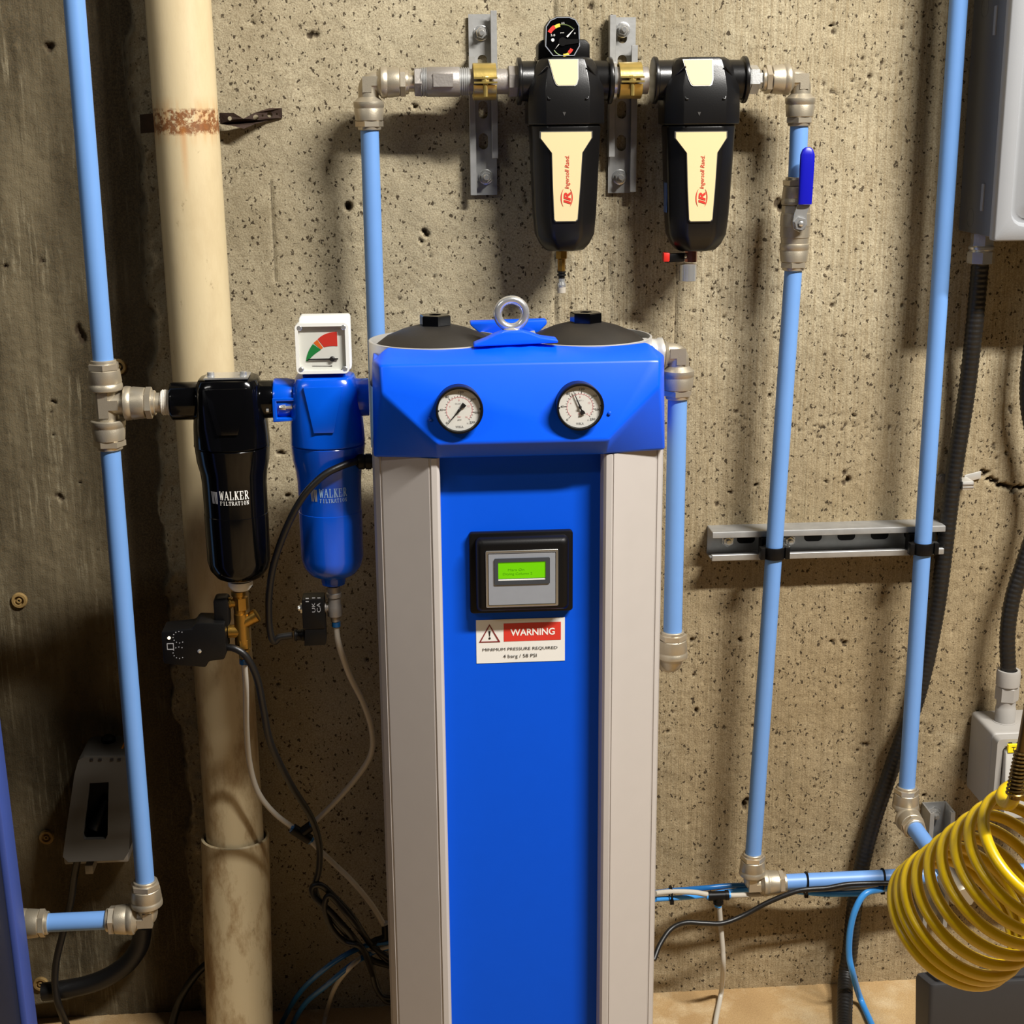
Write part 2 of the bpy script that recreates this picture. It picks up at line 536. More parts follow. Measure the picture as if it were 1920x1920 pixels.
def pvc(name, zrust, grime):
    k = NT(name)
    pos = k.n('NewGeometry').outputs['Position']
    sep = k.n('SeparateXYZ'); k.l(pos, sep.inputs[0])
    c = k.mix(k.noise(k.scaled(pos, (9, 9, 2.0)), 1.6, 6), lin((206, 190, 154)), lin((196, 176, 136)))
    n1 = k.noise(pos, 90, 5, 0.65)
    if zrust:
        d = k.math('ABSOLUTE', k.math('SUBTRACT', sep.outputs[2], zrust))
        n2 = k.noise(pos, 150, 4, 0.7)
        band = k.math('MULTIPLY', k.ramp(n2, 0.44, 0.54), k.ramp(k.math('ADD', d, k.math('MULTIPLY', n1, 0.010)), 0.0225, 0.0185))
        low = k.math('ABSOLUTE', k.math('SUBTRACT', sep.outputs[2], zrust - 0.007))
        core = k.math('MULTIPLY', k.ramp(k.math('ADD', low, k.math('MULTIPLY', n1, 0.012)), 0.0130, 0.0095), k.ramp(k.noise(pos, 110, 4, 0.7), 0.38, 0.50))
        band = k.math('MAXIMUM', band, core)
        halo = k.math('MULTIPLY', k.ramp(d, 0.034, 0.010, 0, 0.55), k.ramp(k.noise(k.scaled(pos, (1, 1, 0.12)), 120, 3), 0.40, 0.62))
        c = k.mix(halo, c, lin((190, 132, 66)))
        c = k.mix(k.math('MULTIPLY', band, 0.9), c, k.mix(k.noise(pos, 260, 3), lin((66, 32, 10)), lin((150, 84, 30))))
        # one long rust run below the band
        ex = k.math('ABSOLUTE', k.math('SUBTRACT', sep.outputs[0], -0.278))
        run = k.math('MULTIPLY', k.ramp(ex, 0.006, 0.001), k.math('MULTIPLY', k.ramp(sep.outputs[2], zrust - 0.10, zrust - 0.02), k.ramp(sep.outputs[2], zrust, zrust - 0.012)))
        c = k.mix(k.math('MULTIPLY', run, 0.45), c, lin((190, 120, 50)))
    g = k.noise(k.scaled(pos, (14, 14, 5)), 1.6, 7, 0.7)
    lowg = k.ramp(sep.outputs[2], 1.0, 0.35, 0.25, 1.0) if grime < 1 else None
    gm = k.ramp(g, 0.47, 0.63, 0, 0.85)
    if lowg is not None: gm = k.math('MULTIPLY', gm, k.ramp(sep.outputs[2], 1.0, 0.4, 0.15, 0.9))
    c = k.mix(gm, c, lin((132, 98, 52)))
    hair = k.noise(k.scaled(pos, (1, 1, 0.6)), 46, 8, 0.75)
    c = k.mix(k.ramp(hair, 0.64, 0.70, 0, 0.5), c, lin((110, 84, 52)))
    k.l(c, k.b.inputs['Base Color'])
    k.l(k.bump(g, 0.2, 0.002), k.b.inputs['Normal'])
    k.b.inputs['Roughness'].default_value = 0.42
    return k.m


# ------------------------------------------------------------------ setting
XS = P(262, 300, 0).x            # cold joint between the two pours
G1 = P(1040, 300, 0).x           # board seams of the form work
G2 = P(1266, 600, 0).x


def vnoise(xx, zz, fx, fz, oct=4, seed=0):
    """smooth value noise on the grid, numpy"""
    g = np.random.default_rng(seed)
    out = np.zeros((len(zz), len(xx))); amp = 1.0; tot = 0
    for o in range(oct):
        nx = int((xx[-1] - xx[0]) * fx) + 3; nz = int((zz[-1] - zz[0]) * fz) + 3
        t = g.random((nz, nx))
        u = (xx - xx[0]) * fx; w = (zz - zz[0]) * fz
        i = u.astype(int); j = w.astype(int)
        a = u - i; a = a * a * (3 - 2 * a); b = w - j; b = b * b * (3 - 2 * b)
        r0 = t[j][:, i] * (1 - a) + t[j][:, i + 1] * a
        r1 = t[j + 1][:, i] * (1 - a) + t[j + 1][:, i + 1] * a
        out += amp * (r0 * (1 - b[:, None]) + r1 * b[:, None]); tot += amp
        amp *= 0.5; fx *= 2; fz *= 2
    return out / tot - 0.5


def wall_back():
    st = 0.0026
    xs = np.concatenate([[-2.2, -1.6, -1.1], np.arange(-0.80, 1.10, st), [1.4, 2.0, 3.2]])
    zs = np.concatenate([np.arange(0.0, 1.60, st), [1.8, 2.4, 3.6]])
    X, Z = np.meshgrid(xs, zs)
    n1 = vnoise(xs, zs, 9, 9, 5, 1); n2 = vnoise(xs, zs, 60, 60, 3, 2); jag = vnoise(xs, zs, 25, 22, 4, 3)
    gr = vnoise(xs, zs, 190, 5, 2, 4); n3 = vnoise(xs, zs, 150, 150, 2, 9)
    h = n1 * 0.004 + n2 * 0.0016 + n3 * 0.0012
    wood = np.clip((X - G1) / 0.01, 0, 1) * np.clip((P(0, 0, 0).z * 0 + 1.0), 0, 1)
    h += wood * gr * 0.0012
    # left pour: set back, rough broken joint with a grey mortar fin beside it
    e = (X - (XS + jag * 0.035))
    left = np.clip(-e / 0.006, 0, 1)
    fin = np.clip(e / 0.004, 0, 1) * np.clip((0.046 + n1 * 0.02 - e) / 0.010, 0, 1)
    h += left * -0.014 + fin * (0.003 + jag * 0.016 + n2 * 0.006)
    lw = vnoise(xs, zs, 120, 6, 3, 6)
    h += left * lw * 0.0022
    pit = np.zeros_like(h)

    def dent(cx, cz, rx, rz, dep, ang=0.0):
        m = max(rx, rz) * 1.6
        i0, i1 = np.searchsorted(xs, [cx - m, cx + m]); j0, j1 = np.searchsorted(zs, [cz - m, cz + m])
        if i1 <= i0 or j1 <= j0: return
        dx = X[j0:j1, i0:i1] - cx; dz = Z[j0:j1, i0:i1] - cz
        ca, sa = math.cos(ang), math.sin(ang)
        q = ((dx * ca + dz * sa) / rx) ** 2 + ((-dx * sa + dz * ca) / rz) ** 2 + n3[j0:j1, i0:i1] * 0.8
        w = np.clip(1.25 - q, 0, 1) ** 0.6
        h[j0:j1, i0:i1] -= w * dep
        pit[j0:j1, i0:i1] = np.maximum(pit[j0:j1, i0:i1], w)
    g = RNG
    for _ in range(260):
        cx = g.uniform(-0.78, 1.08); cz = g.uniform(0.05, 1.58)
        if cx < XS + 0.05 and g.random() < 0.75: continue
        r = 0.0017 + 0.0022 * g.random() ** 3.0
        dent(cx, cz, r * g.uniform(0.7, 1.2), r * g.uniform(0.8, 1.7), r * 1.1, g.uniform(-0.7, 0.7))
    for _ in range(26):      # clusters
        cx = g.uniform(-0.30, 1.05); cz = g.uniform(0.2, 1.55)
        for _ in range(int(g.integers(5, 16))):
            r = 0.0015 + 0.0018 * g.random() ** 2
            dent(cx + g.normal(0, 0.028), cz + g.normal(0, 0.018), r, r * g.uniform(0.7, 1.5), r * 1.2, g.uniform(-1.2, 1.2))
    for px, py, r, k in ((1462, 385, 11, 1.6), (1470, 420, 8, 1.5), (1395, 1515, 8, 2.0), (1402, 1500, 5, 2), (705, 198, 8, .6), (778, 198, 9, .5), (800, 435, 10, .8), (790, 448, 6, 1),
                         (1420, 908, 6, .8), (1370, 924, 6, .6), (1585, 900, 8, 1.4), (1560, 1205, 6, .8), (1583, 1206, 7, .9), (1388, 1200, 5, 1.5), (1600, 780, 6, .5), (1562, 560, 4, .5),
                         (1550, 905, 5, .8), (75, 492, 6, .9), (4, 500, 6, 1), (96, 756, 7, .7), (92, 775, 4, .7), (108, 936, 7, 1.1), (96, 818, 4, .8), (145, 910, 4, .8), (147, 625, 9, 2.5), (88, 90, 10, 1.2),
                         (585, 63, 9, 1.2), (475, 42, 6, .6), (1560, 47, 7, .5), (1600, 150, 5, .6), (525, 850, 7, .7), (540, 930, 8, .5), (1720, 1515, 6, 1.3), (1735, 1490, 6, .8), (1550, 1690, 7, 1.6), (1305, 1335, 5, 2),
                         (653, 390, 10, 1.6), (1000, 390, 4, 1), (1200, 110, 5, .8), (1240, 560, 4, 1), (930, 480, 4, .7), (750, 560, 4, .9), (1320, 840, 5, .7), (1500, 330, 5, .7)):
        q = P(px, py, 0); s = S(px, py, 0)
        for _ in range(4):
            dent(q.x + g.normal(0, r * s * .4), q.z + g.normal(0, r * s * .4 * k), r * s * .55, r * s * .55 * k, r * s * .55, g.uniform(-.5, .5))
    # ragged crack by the right edge
    for t in np.linspace(0, 1, 26):
        q = P(1842 + 90 * t, 890 + 26 * math.sin(t * 2.2) + g.normal(0, 3), 0)
        dent(q.x, q.z, 0.0035 + 0.003 * g.random(), 0.0028, 0.006, 0.3)
    # honeycombed pour line across the right half
    for _ in range(90):
        px = g.uniform(1330, 1760); q = P(px, 800 + g.normal(0, 16), 0)
        r = 0.0014 + 0.0012 * g.random(); dent(q.x, q.z, r, r, r * 0.9)
    # form-board seams
    for gx, z0, z1, wd_ in ((G1, 1.0, 1.7, 0.0026), (G2, 0.9, 1.45, 0.0020), (P(1180, 620, 0).x - 0.03, 0.95, 1.2, 0.0014)):
        xw = gx + vnoise(xs, zs, 1, 8, 3, 12)[:, :1] * 0.004
        w = np.clip(1.4 - np.abs(X - xw) / wd_, 0, 1) * (Z > z0) * (Z < z1) * np.clip(0.55 + jag * 3.0, 0, 1)
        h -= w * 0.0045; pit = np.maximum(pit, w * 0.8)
    px0 = P(512, 420, 0)
    w = np.clip(1.2 - np.abs(X - px0.x) / 0.002, 0, 1) * (Z > px0.z - .08) * (Z < px0.z + .06)
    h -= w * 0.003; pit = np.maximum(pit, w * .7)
    n = len(xs); m = len(zs)
    co = np.stack([X, -h, Z], -1).reshape(-1, 3).astype(np.float32)
    idx = np.arange(n * m).reshape(m, n)
    q = np.stack([idx[:-1, :-1], idx[:-1, 1:], idx[1:, 1:], idx[1:, :-1]], -1).reshape(-1, 4)
    me = bpy.data.meshes.new('wall_back')
    me.vertices.add(len(co)); me.vertices.foreach_set('co', co.ravel())
    me.loops.add(q.size); me.loops.foreach_set('vertex_index', q.ravel().astype(np.int32))
    me.polygons.add(len(q)); me.polygons.foreach_set('loop_start', np.arange(0, q.size, 4, dtype=np.int32))
    me.polygons.foreach_set('use_smooth', np.ones(len(q), dtype=bool))
    me.update(calc_edges=True)
    seam_shade = np.clip(1.3 - np.abs(e) / (0.006 + 0.01 * np.clip(jag + .4, 0, 1)), 0, 1) * np.clip(0.6 + n1 * 2, 0, 1)
    shade_band = left * np.clip((e + 0.085) / 0.03, 0, 1) * 0.7  # drain pipe's shadow on the left pour, painted as a dark band
    for nm, arr in (('pit', pit), ('wood', wood * 0.9 + left * 0.6), ('leftzone', np.clip(left + fin * 0.45, 0, 1)), ('pale', np.clip(1.2 - np.abs(e - .007 - n2 * .012) / .0035, 0, 1) * np.clip(.35 + jag * 3.2, 0, .9)), ('seam_shade', np.maximum(seam_shade * .8, shade_band))):
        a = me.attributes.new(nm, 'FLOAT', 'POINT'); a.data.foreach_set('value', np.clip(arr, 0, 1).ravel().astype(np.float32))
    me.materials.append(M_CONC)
    o = bpy.data.objects.new('wall_back', me); COL.objects.link(o)
    o['kind'] = 'structure'
    return o


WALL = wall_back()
for px, py, r in ((36, 1126, 15), (87, 1570, 14), (76, 1845, 14), (222, 688, 15)):
    c = P(px, py, -0.012); s = S(px, py, 0)
    MB().lathe((c.x, 0.016, c.z), (0, -1, 0), [(0, r * s), (.005, r * s), (.0065, r * s * .9), (.0065, r * s * .62), (.002, r * s * .55), (.002, r * s * .36), (.0065, r * s * .30), (.0065, r * s * .16), (.001, r * s * .12)], 20).build('tie_plug', M_PLUG, WALL)
fl = MB().box(-2.2, 3.2, -3.2, 0.02, -0.12, 0.0).build('floor', M_FLOOR)
fl['kind'] = 'structure'

# ------------------------------------------------------------------ pipe fittings
GP = 'pale blue air pipes'
GF = 'nickel push-in fittings'


def pipe(a, b, label, r=0.0125, n=28):
    return tag(MB().tube([a, b], r, n).build('air_pipe', M_PIPE), label, 'pipe', GP)


def cup(root, p, d, ph=0.3, k=1.0):
    """gripping socket of a push-in fitting: p is its wide end at the body, d points to the pipe; returns the point where the pipe leaves"""
    d = V(d).normalized()
    b = MB().lathe(p, d, [(0, .0125), (0, .0196 * k), (.001, .0206 * k), (.003, .0208 * k), (.0078, .0204 * k), (.0085, .0198 * k), (.0100, .0197 * k), (.0108, .0201 * k), (.0250, .0186 * k), (.0258, .0178 * k), (.0258, .0125)], 32, caps=False).build('socket', M_NICK, root)
    MB().lathe(p, d, [(.0255, .0128), (.0258, .0180 * k), (.0265, .0193 * k), (.0332, .0193 * k), (.0340, .0178 * k), (.0340, .0128)], 6, ph, caps=False).lathe(p, d, [(.0338, .0128), (.0338, .0160), (.0372, .0156), (.0380, .0146), (.0380, .0126)], 28, caps=False).build('hex_nut', M_NICKN, b)
    return V(p) + d * 0.038


def elbow_path(a, c, b, rad=0.011, n=8):
    a, c, b = V(a), V(c), V(b)
    u = (a - c).normalized(); w = (b - c).normalized()
    s0, s1 = c + u * rad, c + w * rad
    pts = [a]
    for k in range(n + 1):
        t = k / n
        pts.append(s0 * (1 - t) ** 2 + c * 2 * t * (1 - t) + s1 * t * t)
    return pts + [b]


def elbow(c, da, db, la, lb, label, cups=(True, True), k=1.0, pha=0.3, phb=0.3, badge=True):
    c, da, db = V(c), V(da).normalized(), V(db).normalized()
    root = thing('elbow_fitting', label, 'pipe fitting', c, GF)
    pa, pb = c + da * la, c + db * lb
    m = MB().tube(elbow_path(pa + da * .002, c, pb + db * .002), 0.0138, 22)
    for p, d in ((pa, da), (pb, db)):
        m.lathe(p - d * .005, d, [(0, .0138), (.005, .0188)], 24, caps=False)
    if badge:      # flat pad cast on the outside of the bend
        nrm = V((0, -1, 0)); nrm = (nrm - da * nrm.dot(da) - db * nrm.dot(db))
        if nrm.length > .3:
            nrm.normalize()
            q = [(-.0075, -.0075), (.013, -.0075), (.013, .0045), (.0045, .0045), (.0045, .013), (-.0075, .013)]
            m.prism(q, lambda x, y: c + da * x + db * y + nrm * .004, lambda x, y: c + da * x + db * y + nrm * .0142)
    m.build('body', M_NICK, root)
    ea = cup(root, pa, da, pha, k) if cups[0] else pa
    eb = cup(root, pb, db, phb, k) if cups[1] else pb
    return root, ea, eb


DX, DZ, DY = V((1, 0, 0)), V((0, 0, 1)), V((0, -1, 0))

# ---------------- left supply line
LO = 0.30
x_l = P(190, 690, LO).x
tee_c = P(200, 757, LO)
tee = thing('tee_fitting', 'nickel tee fitting between two lengths of the far-left blue pipe, branch to black filter', 'pipe fitting', tee_c, GF)
m = MB().tube([tee_c + DZ * .026, tee_c - DZ * .026], .0140, 22).tube([tee_c, tee_c + DX * .030], .0140, 22)
m.slab([(tee_c.x - .008, tee_c.z - .016), (tee_c.x + .004, tee_c.z - .016), (tee_c.x + .004, tee_c.z - .006), (tee_c.x + .016, tee_c.z - .006), (tee_c.x + .016, tee_c.z + .006), (tee_c.x + .004, tee_c.z + .006), (tee_c.x + .004, tee_c.z + .016), (tee_c.x - .008, tee_c.z + .016)], LO + .004, LO + .0148)
m.build('body', M_NICK, tee)
e_up = cup(tee, tee_c + DZ * .017, DZ, .1, 1.03)
e_dn = cup(tee, tee_c - DZ * .020, -DZ, .4, 1.03)
e_rt = cup(tee, tee_c + DX * .022, DX, .3, 1.03)
pipe(e_up - DZ * .01, V((e_up.x, e_up.y, 2.60)), 'pale blue air pipe rising at the far left, above the tee fitting')
el_c = P(268, 1722, LO); el_c.x = tee_c.x
elw, ea, eb = elbow(el_c, DZ, -DX, .020, .018, 'nickel elbow in the dark lower left corner joining upright and short level pipe', k=1.03)
pipe(ea - DZ * .01, e_dn + DZ * .01, 'pale blue air pipe at the far left, below the tee fitting')
cpl = P(60, 1725, LO)
pipe(eb + DX * .01, V((cpl.x + .02, el_c.y, el_c.z)), 'short level pale blue pipe low in the dark left corner')
ct = thing('straight_coupling', 'nickel straight coupling on short level pipe at lower left edge', 'pipe fitting', (cpl.x, el_c.y, el_c.z), GF)
MB().tube([(cpl.x - .022, el_c.y, el_c.z), (cpl.x - .012, el_c.y, el_c.z)], .0145, 22).build('body', M_NICK, ct)
cup(ct, (cpl.x - .016, el_c.y, el_c.z), DX, .2)
# ---------------- beige drain pipe
pv = thing('drain_pipe', 'thick cream plastic drain pipe standing against the wall, rust band near top', 'pipe', (-0.27, -.1, 0))
pt, pb_ = P(334, 0, .075), P(440, 1560, .105)
ptop = pt + (pt - pb_) * 0.95
ext = pb_ + (pb_ - pt) * 0.02
ZR = P(350, 228, .075).z
MB().tube([ptop, pt, (pt + pb_) / 2, ext], .0425, 40).build('upper_pipe', pvc('cream_drain_plastic', ZR, 0.5), pv)
q0, q1 = P(441, 1568, .105), P(450, 1925, .125)
q2 = q1 + (q1 - q0) * 0.9; q2 = q0 + (q1 - q0) * (q0.z / (q0.z - q1.z))
dd = (q2 - q0).normalized(); ln = (q2 - q0).length
lo_ = MB().lathe(q0, dd, [(.0, .0455), (-.002, .0475), (0, .0500), (.004, .0502), (ln - .01, .0500), (ln - .01, .046)], 44, caps=False).build('lower_sleeve', pvc('grimy_cream_sleeve', 0, 1.0), pv)
lab(lo_, 'grimy cut sleeve around the foot of the pipe')
# rusty hanger strap
st = thing('hanger_strap', 'rusty perforated hanger strap nailed to wall beside cream drain pipe', 'strap', P(470, 215, .01))
pts = [(412, 222, 10), (440, 224, 12), (458, 232, 9), (478, 222, 10), (505, 214, 11), (528, 212, 9)]
up_, dn_ = [], []
for x, y, h in pts:
    a = P(x, y, .012); s = S(x, y, 0)
    up_.append((a.x, a.z + h * s)); dn_.append((a.x, a.z - h * s))
holes = [circ(P(x, y, .012).x, P(x, y, .012).z, r * S(x, y, 0), 10) for x, y, r in ((480, 220, 5), (505, 215, 5), (492, 217, 2), (518, 214, 2), (432, 222, 4))]
f_ = lambda x, y, z: (x, -.012 - z - .010 * math.sin((x - P(412, 222, .012).x) * 60), y)
plate(MB(), [up_ + dn_[::-1]] + holes, f_, .0016).build('strap_end', M_RUST, st, smooth=False)
a = P(276, 231, .02)
MB().obox((a.x + .003, -.02, a.z), (.011, 0.008, .001), (0, .001, 0), (0, .002, .0125)).build('strap_end', M_RUST, st)
MB().tube([(pt + (pb_ - pt) * ((pt.z - ZR) / (pt.z - pb_.z))) + V((math.cos(t) * .0432, math.sin(t) * .0432, 0)) for t in np.linspace(math.pi * .02, math.pi * .98, 18)], .0012, 6).build('strap_loop', M_RUST, st)


# ------------------------------------------------------------------ wall filters of the dryer line
def oct_ring(cx, cy, z, hx, hy, ch):
    """chamfered rectangle ring: half sizes and chamfer share"""
    a, b = hx * (1 - ch), hy * (1 - ch)
    return [V((cx + sx, cy + sy, z)) for sx, sy in ((-a, -hy), (a, -hy), (hx, -b), (hx, b), (a, hy), (-a, hy), (-hx, b), (-hx, -b))]


def sup_ring(cx, cy, z, hx, hy, p=2.6, n=36):
    out = []
    for k in range(n):
        a = 2 * math.pi * k / n
        c, s = math.cos(a), math.sin(a)
        out.append(V((cx + hx * math.copysign(abs(c) ** (2 / p), c), cy + hy * math.copysign(abs(s) ** (2 / p), s), z)))
    return out


SERIF = {
    'W': [((0, 1), (.27, 0), 1), ((.27, 0), (.5, .85), .6), ((.5, .85), (.73, 0), 1), ((.73, 0), (1, 1), .6), ((-.08, .98), (.16, .98), .5), ((.86, .98), (1.08, .98), .5)],
    'A': [((.05, 0), (.5, 1), .6), ((.5, 1), (.95, 0), 1.1), ((.22, .35), (.78, .35), .5), ((-.08, .02), (.2, .02), .5), ((.75, .02), (1.08, .02), .5)],
    'L': [((.25, 0), (.25, 1), 1.1), ((.0, .03), (.9, .03), .6), ((.9, 0), (.94, .3), .5), ((.05, .98), (.45, .98), .5)],
    'K': [((.2, 0), (.2, 1), 1.1), ((.22, .45), (.85, 1), .6), ((.4, .6), (.9, 0), 1.1), ((0, .02), (.4, .02), .5), ((0, .98), (.4, .98), .5), ((.7, .98), (1, .98), .5), ((.75, .02), (1.05, .02), .5)],
    'E': [((.22, 0), (.22, 1), 1.1), ((.0, .03), (.9, .03), .6), ((.0, .97), (.85, .97), .6), ((.22, .5), (.65, .5), .5), ((.87, .97), (.87, .72), .5), ((.9, .03), (.93, .3), .5)],
    'R': [((.2, 0), (.2, 1), 1.1), ((.2, .97), (.6, .97), .6), ((.6, .97), (.82, .75), .8), ((.82, .75), (.6, .5), .8), ((.6, .5), (.2, .5), .6), ((.45, .5), (.95, .0), 1.1), ((0, .02), (.4, .02), .5), ((0, .98), (.3, .98), .5)],
    'F': [((.25, 0), (.25, 1), 1.1), ((.0, .97), (.88, .97), .6), ((.25, .5), (.65, .5), .5), ((.88, .97), (.88, .7), .5), ((.02, .02), (.48, .02), .5)],
    'I': [((.5, 0), (.5, 1), 1.1), ((.25, .02), (.75, .02), .5), ((.25, .98), (.75, .98), .5)],
    'T': [((.5, 0), (.5, 1), 1.1), ((.02, .97), (.98, .97), .6), ((.04, .97), (.02, .7), .5), ((.96, .97), (.98, .7), .5), ((.28, .02), (.72, .02), .5)],
    'O': [((.5, 1), (.15, .75), .7), ((.15, .75), (.15, .25), 1.1), ((.15, .25), (.5, 0), .7), ((.5, 0), (.85, .25), .7), ((.85, .25), (.85, .75), 1.1), ((.85, .75), (.5, 1), .7)],
    'N': [((.15, 0), (.15, 1), .6), ((.15, 1), (.85, 0), 1.1), ((.85, 0), (.85, 1), .6), ((0, .98), (.2, .98), .5), ((.7, .98), (1, .98), .5), ((0, .02), (.32, .02), .5)],
}


def serif(mb, word, x0, x1, z0, z1, f, th=0.14):
    n = len(word); w = (x1 - x0) / (n + (n - 1) * .30); h = z1 - z0
    for i, ch in enumerate(word):
        ox = x0 + i * w * 1.30
        for (ax, ay), (bx, by), t in SERIF[ch]:
            a = V((ox + ax * w, z0 + ay * h)); b = V((ox + bx * w, z0 + by * h))
            d = (b - a); d = d.normalized() if d.length > 0 else V((1, 0)); nn = V((-d.y, d.x)) * (th * t * h / 2)
            a = a - d * (th * .2 * h); b = b + d * (th * .2 * h)
            q = [a - nn, b - nn, b + nn, a + nn]
            mb.add([f(p.x, p.y) for p in q], [(0, 1, 2, 3)])
    return mb


def walker_filter(cx, off, zt, label, M, blue):
    """inline compressed-air filter: head with two ports, tapered bowl; zt is the port axis height"""
    root = thing('line_filter', label, 'air filter', (cx, -off, zt - .24), 'line filters left of the dryer')
    k = 1.0
    rings = [sup_ring(cx, -off, zt + z, hx, hy, 2.2 + (.056 + z) * 22) for z, hx, hy, c in
             ((.030, .030, .030, .45), (.028, .036, .034, .42), (.018, .040, .039, .36), (-.004, .0425, .042, .34), (-.028, .0455, .0455, .32), (-.054, .0470, .0470, .30), (-.056, .0475, .0475, .30))]
    head = MB().loft(rings)
    for s in (-1, 1):
        if blue and s < 0: head.lathe((cx + s * .03, -off, zt), (s, 0, 0), [(0, .0225), (.012, .0225)], 28)
        elif blue: head.lathe((cx + .03, -off, zt), (1, 0, 0), [(0, .0240), (P(697, 858, .385).x - .003 - cx - .03, .0235)], 32)
        elif s > 0: head.lathe((cx + .03, -off, zt), (1, 0, 0), [(0, .0240), (P(511, 746, .32).x - .0005 - cx - .03, .0235)], 32)
        else: head.lathe((cx + s * .03, -off, zt), (s, 0, 0), [(0, .0240), (.040, .0235), (.0425, .0222), (.0425, .017)], 32)
    hd = head.build('head', M, root, bevel=.002, seg=2, angle=50)
    bw = MB().lathe((cx, -off, zt - .0565), (0, 0, -1), [(0, .0455), (.002, .0468), (.020, .0452), (.034, .0420), (.048, .0405), (.088, .0398), (.0885, .0403), (.150, .0400), (.162, .0372), (.172, .030), (.176, .0225), (.176, .016)], 44, caps=False)
    bw.build('bowl', M, root, bevel=0)
    R = .0402

    def wrap(x, z):
        a = x / R
        return (cx + (R + .0004) * math.sin(a), -off - (R + .0004) * math.cos(a), z)
    return root, hd, wrap


LF = 0.30
cb = P(432, 770, LF); zt = P(432, 750, LF).z
bf, bfh, wrapb = walker_filter(cb.x, LF, zt, 'gloss black line filter hanging in front of the cream drain pipe', M_BLKG, False)
cu = P(612, 770, LF)
uf, ufh, wrapu = walker_filter(cu.x, LF, zt, 'gloss blue line filter with white indicator on top, beside dryer', M_WBLUE, True)


def walker_print(root, cx, wrap, x0, x1, yz, pyt, logo):
    s = S(x0, pyt, LF)
    X0, X1 = P(x0, pyt, LF + .04).x - cx, P(x1, pyt, LF + .04).x - cx
    z1 = P((x0 + x1) / 2, pyt, LF + .04).z
    w = X1 - X0
    mb = MB()
    serif(mb, 'WALKER', X0 + .013, X1, z1 - .0108, z1, wrap, .105)
    serif(mb, 'FILTRATION', X0 + .013, X1, z1 - .0178, z1 - .0128, wrap, .12)
    mb.build('lettering', logo, root, smooth=False, recalc=False)
    g = MB()
    for i in range(4):
        a = X0 + i * .0024; sl = .0012 if i % 2 == 0 else .0006
        g.add([wrap(*p) for p in ((a, z1 - .001), (a + .0021, z1 - .001), (a + .0018 + sl, z1 - .0165), (a + .0006 + sl, z1 - .0165))], [(0, 1, 2, 3)])
    g.build('emblem', M_GREYP, root, smooth=False, recalc=False)


walker_print(bf, cb.x, wrapb, 391, 466, 0, 922, M_WHITE)
walker_print(uf, cu.x, wrapu, 579, 651, 0, 917, mat('pale_blue_print', (150, 186, 226), .5))
# black filter trimmings
m = MB()
zb = zt + .032
MB().slab(rrect(cb.x - .027, cb.x + .027, zb - .001, zb + .001, .0008), LF - .012, LF + .03).build('top_plate', M_CHR, bf)
for dx in (-.020, .020):
    MB().lathe((cb.x + dx, -LF - .012, zb), (0, 0, 1), [(0, .0062), (.0012, .0062), (.0012, .0046), (.005, .0044), (.0058, .0034)], 14).build('bolt', M_CHR, bf)
ad = thing('thread_adapter', 'taped threaded adapter between tee and black filter', 'pipe fitting', e_rt)
MB().lathe(e_rt - DX * .006, DX, [(0, .0125), (.012, .0125), (.012, .0120), (.016, .0120)] , 20).build('stem', M_NICK, ad)
MB().lathe(e_rt + DX * .007, DX, [(0, .013), (.0005, .0150)] + [(.001 + .001 * i, .0150 + (.0012 if i % 2 else 0)) for i in range(14)] + [(.0155, .0165), (.020, .0168)], 24).build('taped_thread', M_TAPE, ad)
# clamp joining black and blue filters
c0, c1, cz0, cz1 = rect(511, 714, 560, 778, LF + .02)
cl = MB()
cl.lathe((c0, -LF, zt), DX, [(0, .0250), (.002, .0262), (.016, .0262), (c1 - c0, .0232)], 32)
cl.slab([(c0, zt - .024), (c0, zt + .006), (c1 - .002, zt + .006), (c1 - .002, zt + .002), (c0 + .005, zt + .002), (c0 + .005, zt - .019), (c1 - .006, zt - .019), (c1 - .006, zt - .023)], LF + .012, LF + .0285)
clo = cl.build('joining_clamp', M_WBLUE, uf, bevel=.0012)
MB().lathe((c0 + .008, -LF - .0245, zt - .006), DX, [(0, .003), (.004, .0042), (.008, .0042), (.008, .0022), (.016, .0022)], 8).build('screw', M_CHR, clo)
MB().lathe((c0 - .008, -LF - .0235, zt - .010), DX, [(0, .0026), (.003, .0026)], 10).build('screw', M_CHR, bf)
# flat wedge facet on the blue head
hx0, hx1 = P(567, 716, LF + .045).x, P(642, 716, LF + .045).x
lx0, lx1 = P(588, 806, LF + .045).x, P(626, 806, LF + .045).x
MB().prism([(hx0, 0), (hx1, 0), (lx1, 1), (lx0, 1)], lambda x, t: (x, -LF - .036 - .0105 * t, zt + .021 - .056 * t), lambda x, t: (x, -LF - .0405 - .0082 * t, zt + .021 - .056 * t)).build('front_rib', M_WBLUE, ufh, bevel=.0015)
MB().prism([(cb.x - .026, 0), (cb.x + .026, 0), (cb.x + .013, 1), (cb.x - .013, 1)], lambda x, t: (x, -LF - .036 - .0105 * t, zt + .021 - .056 * t), lambda x, t: (x, -LF - .0405 - .0082 * t, zt + .021 - .056 * t)).build('front_rib', M_BLKG, bfh, bevel=.0015)
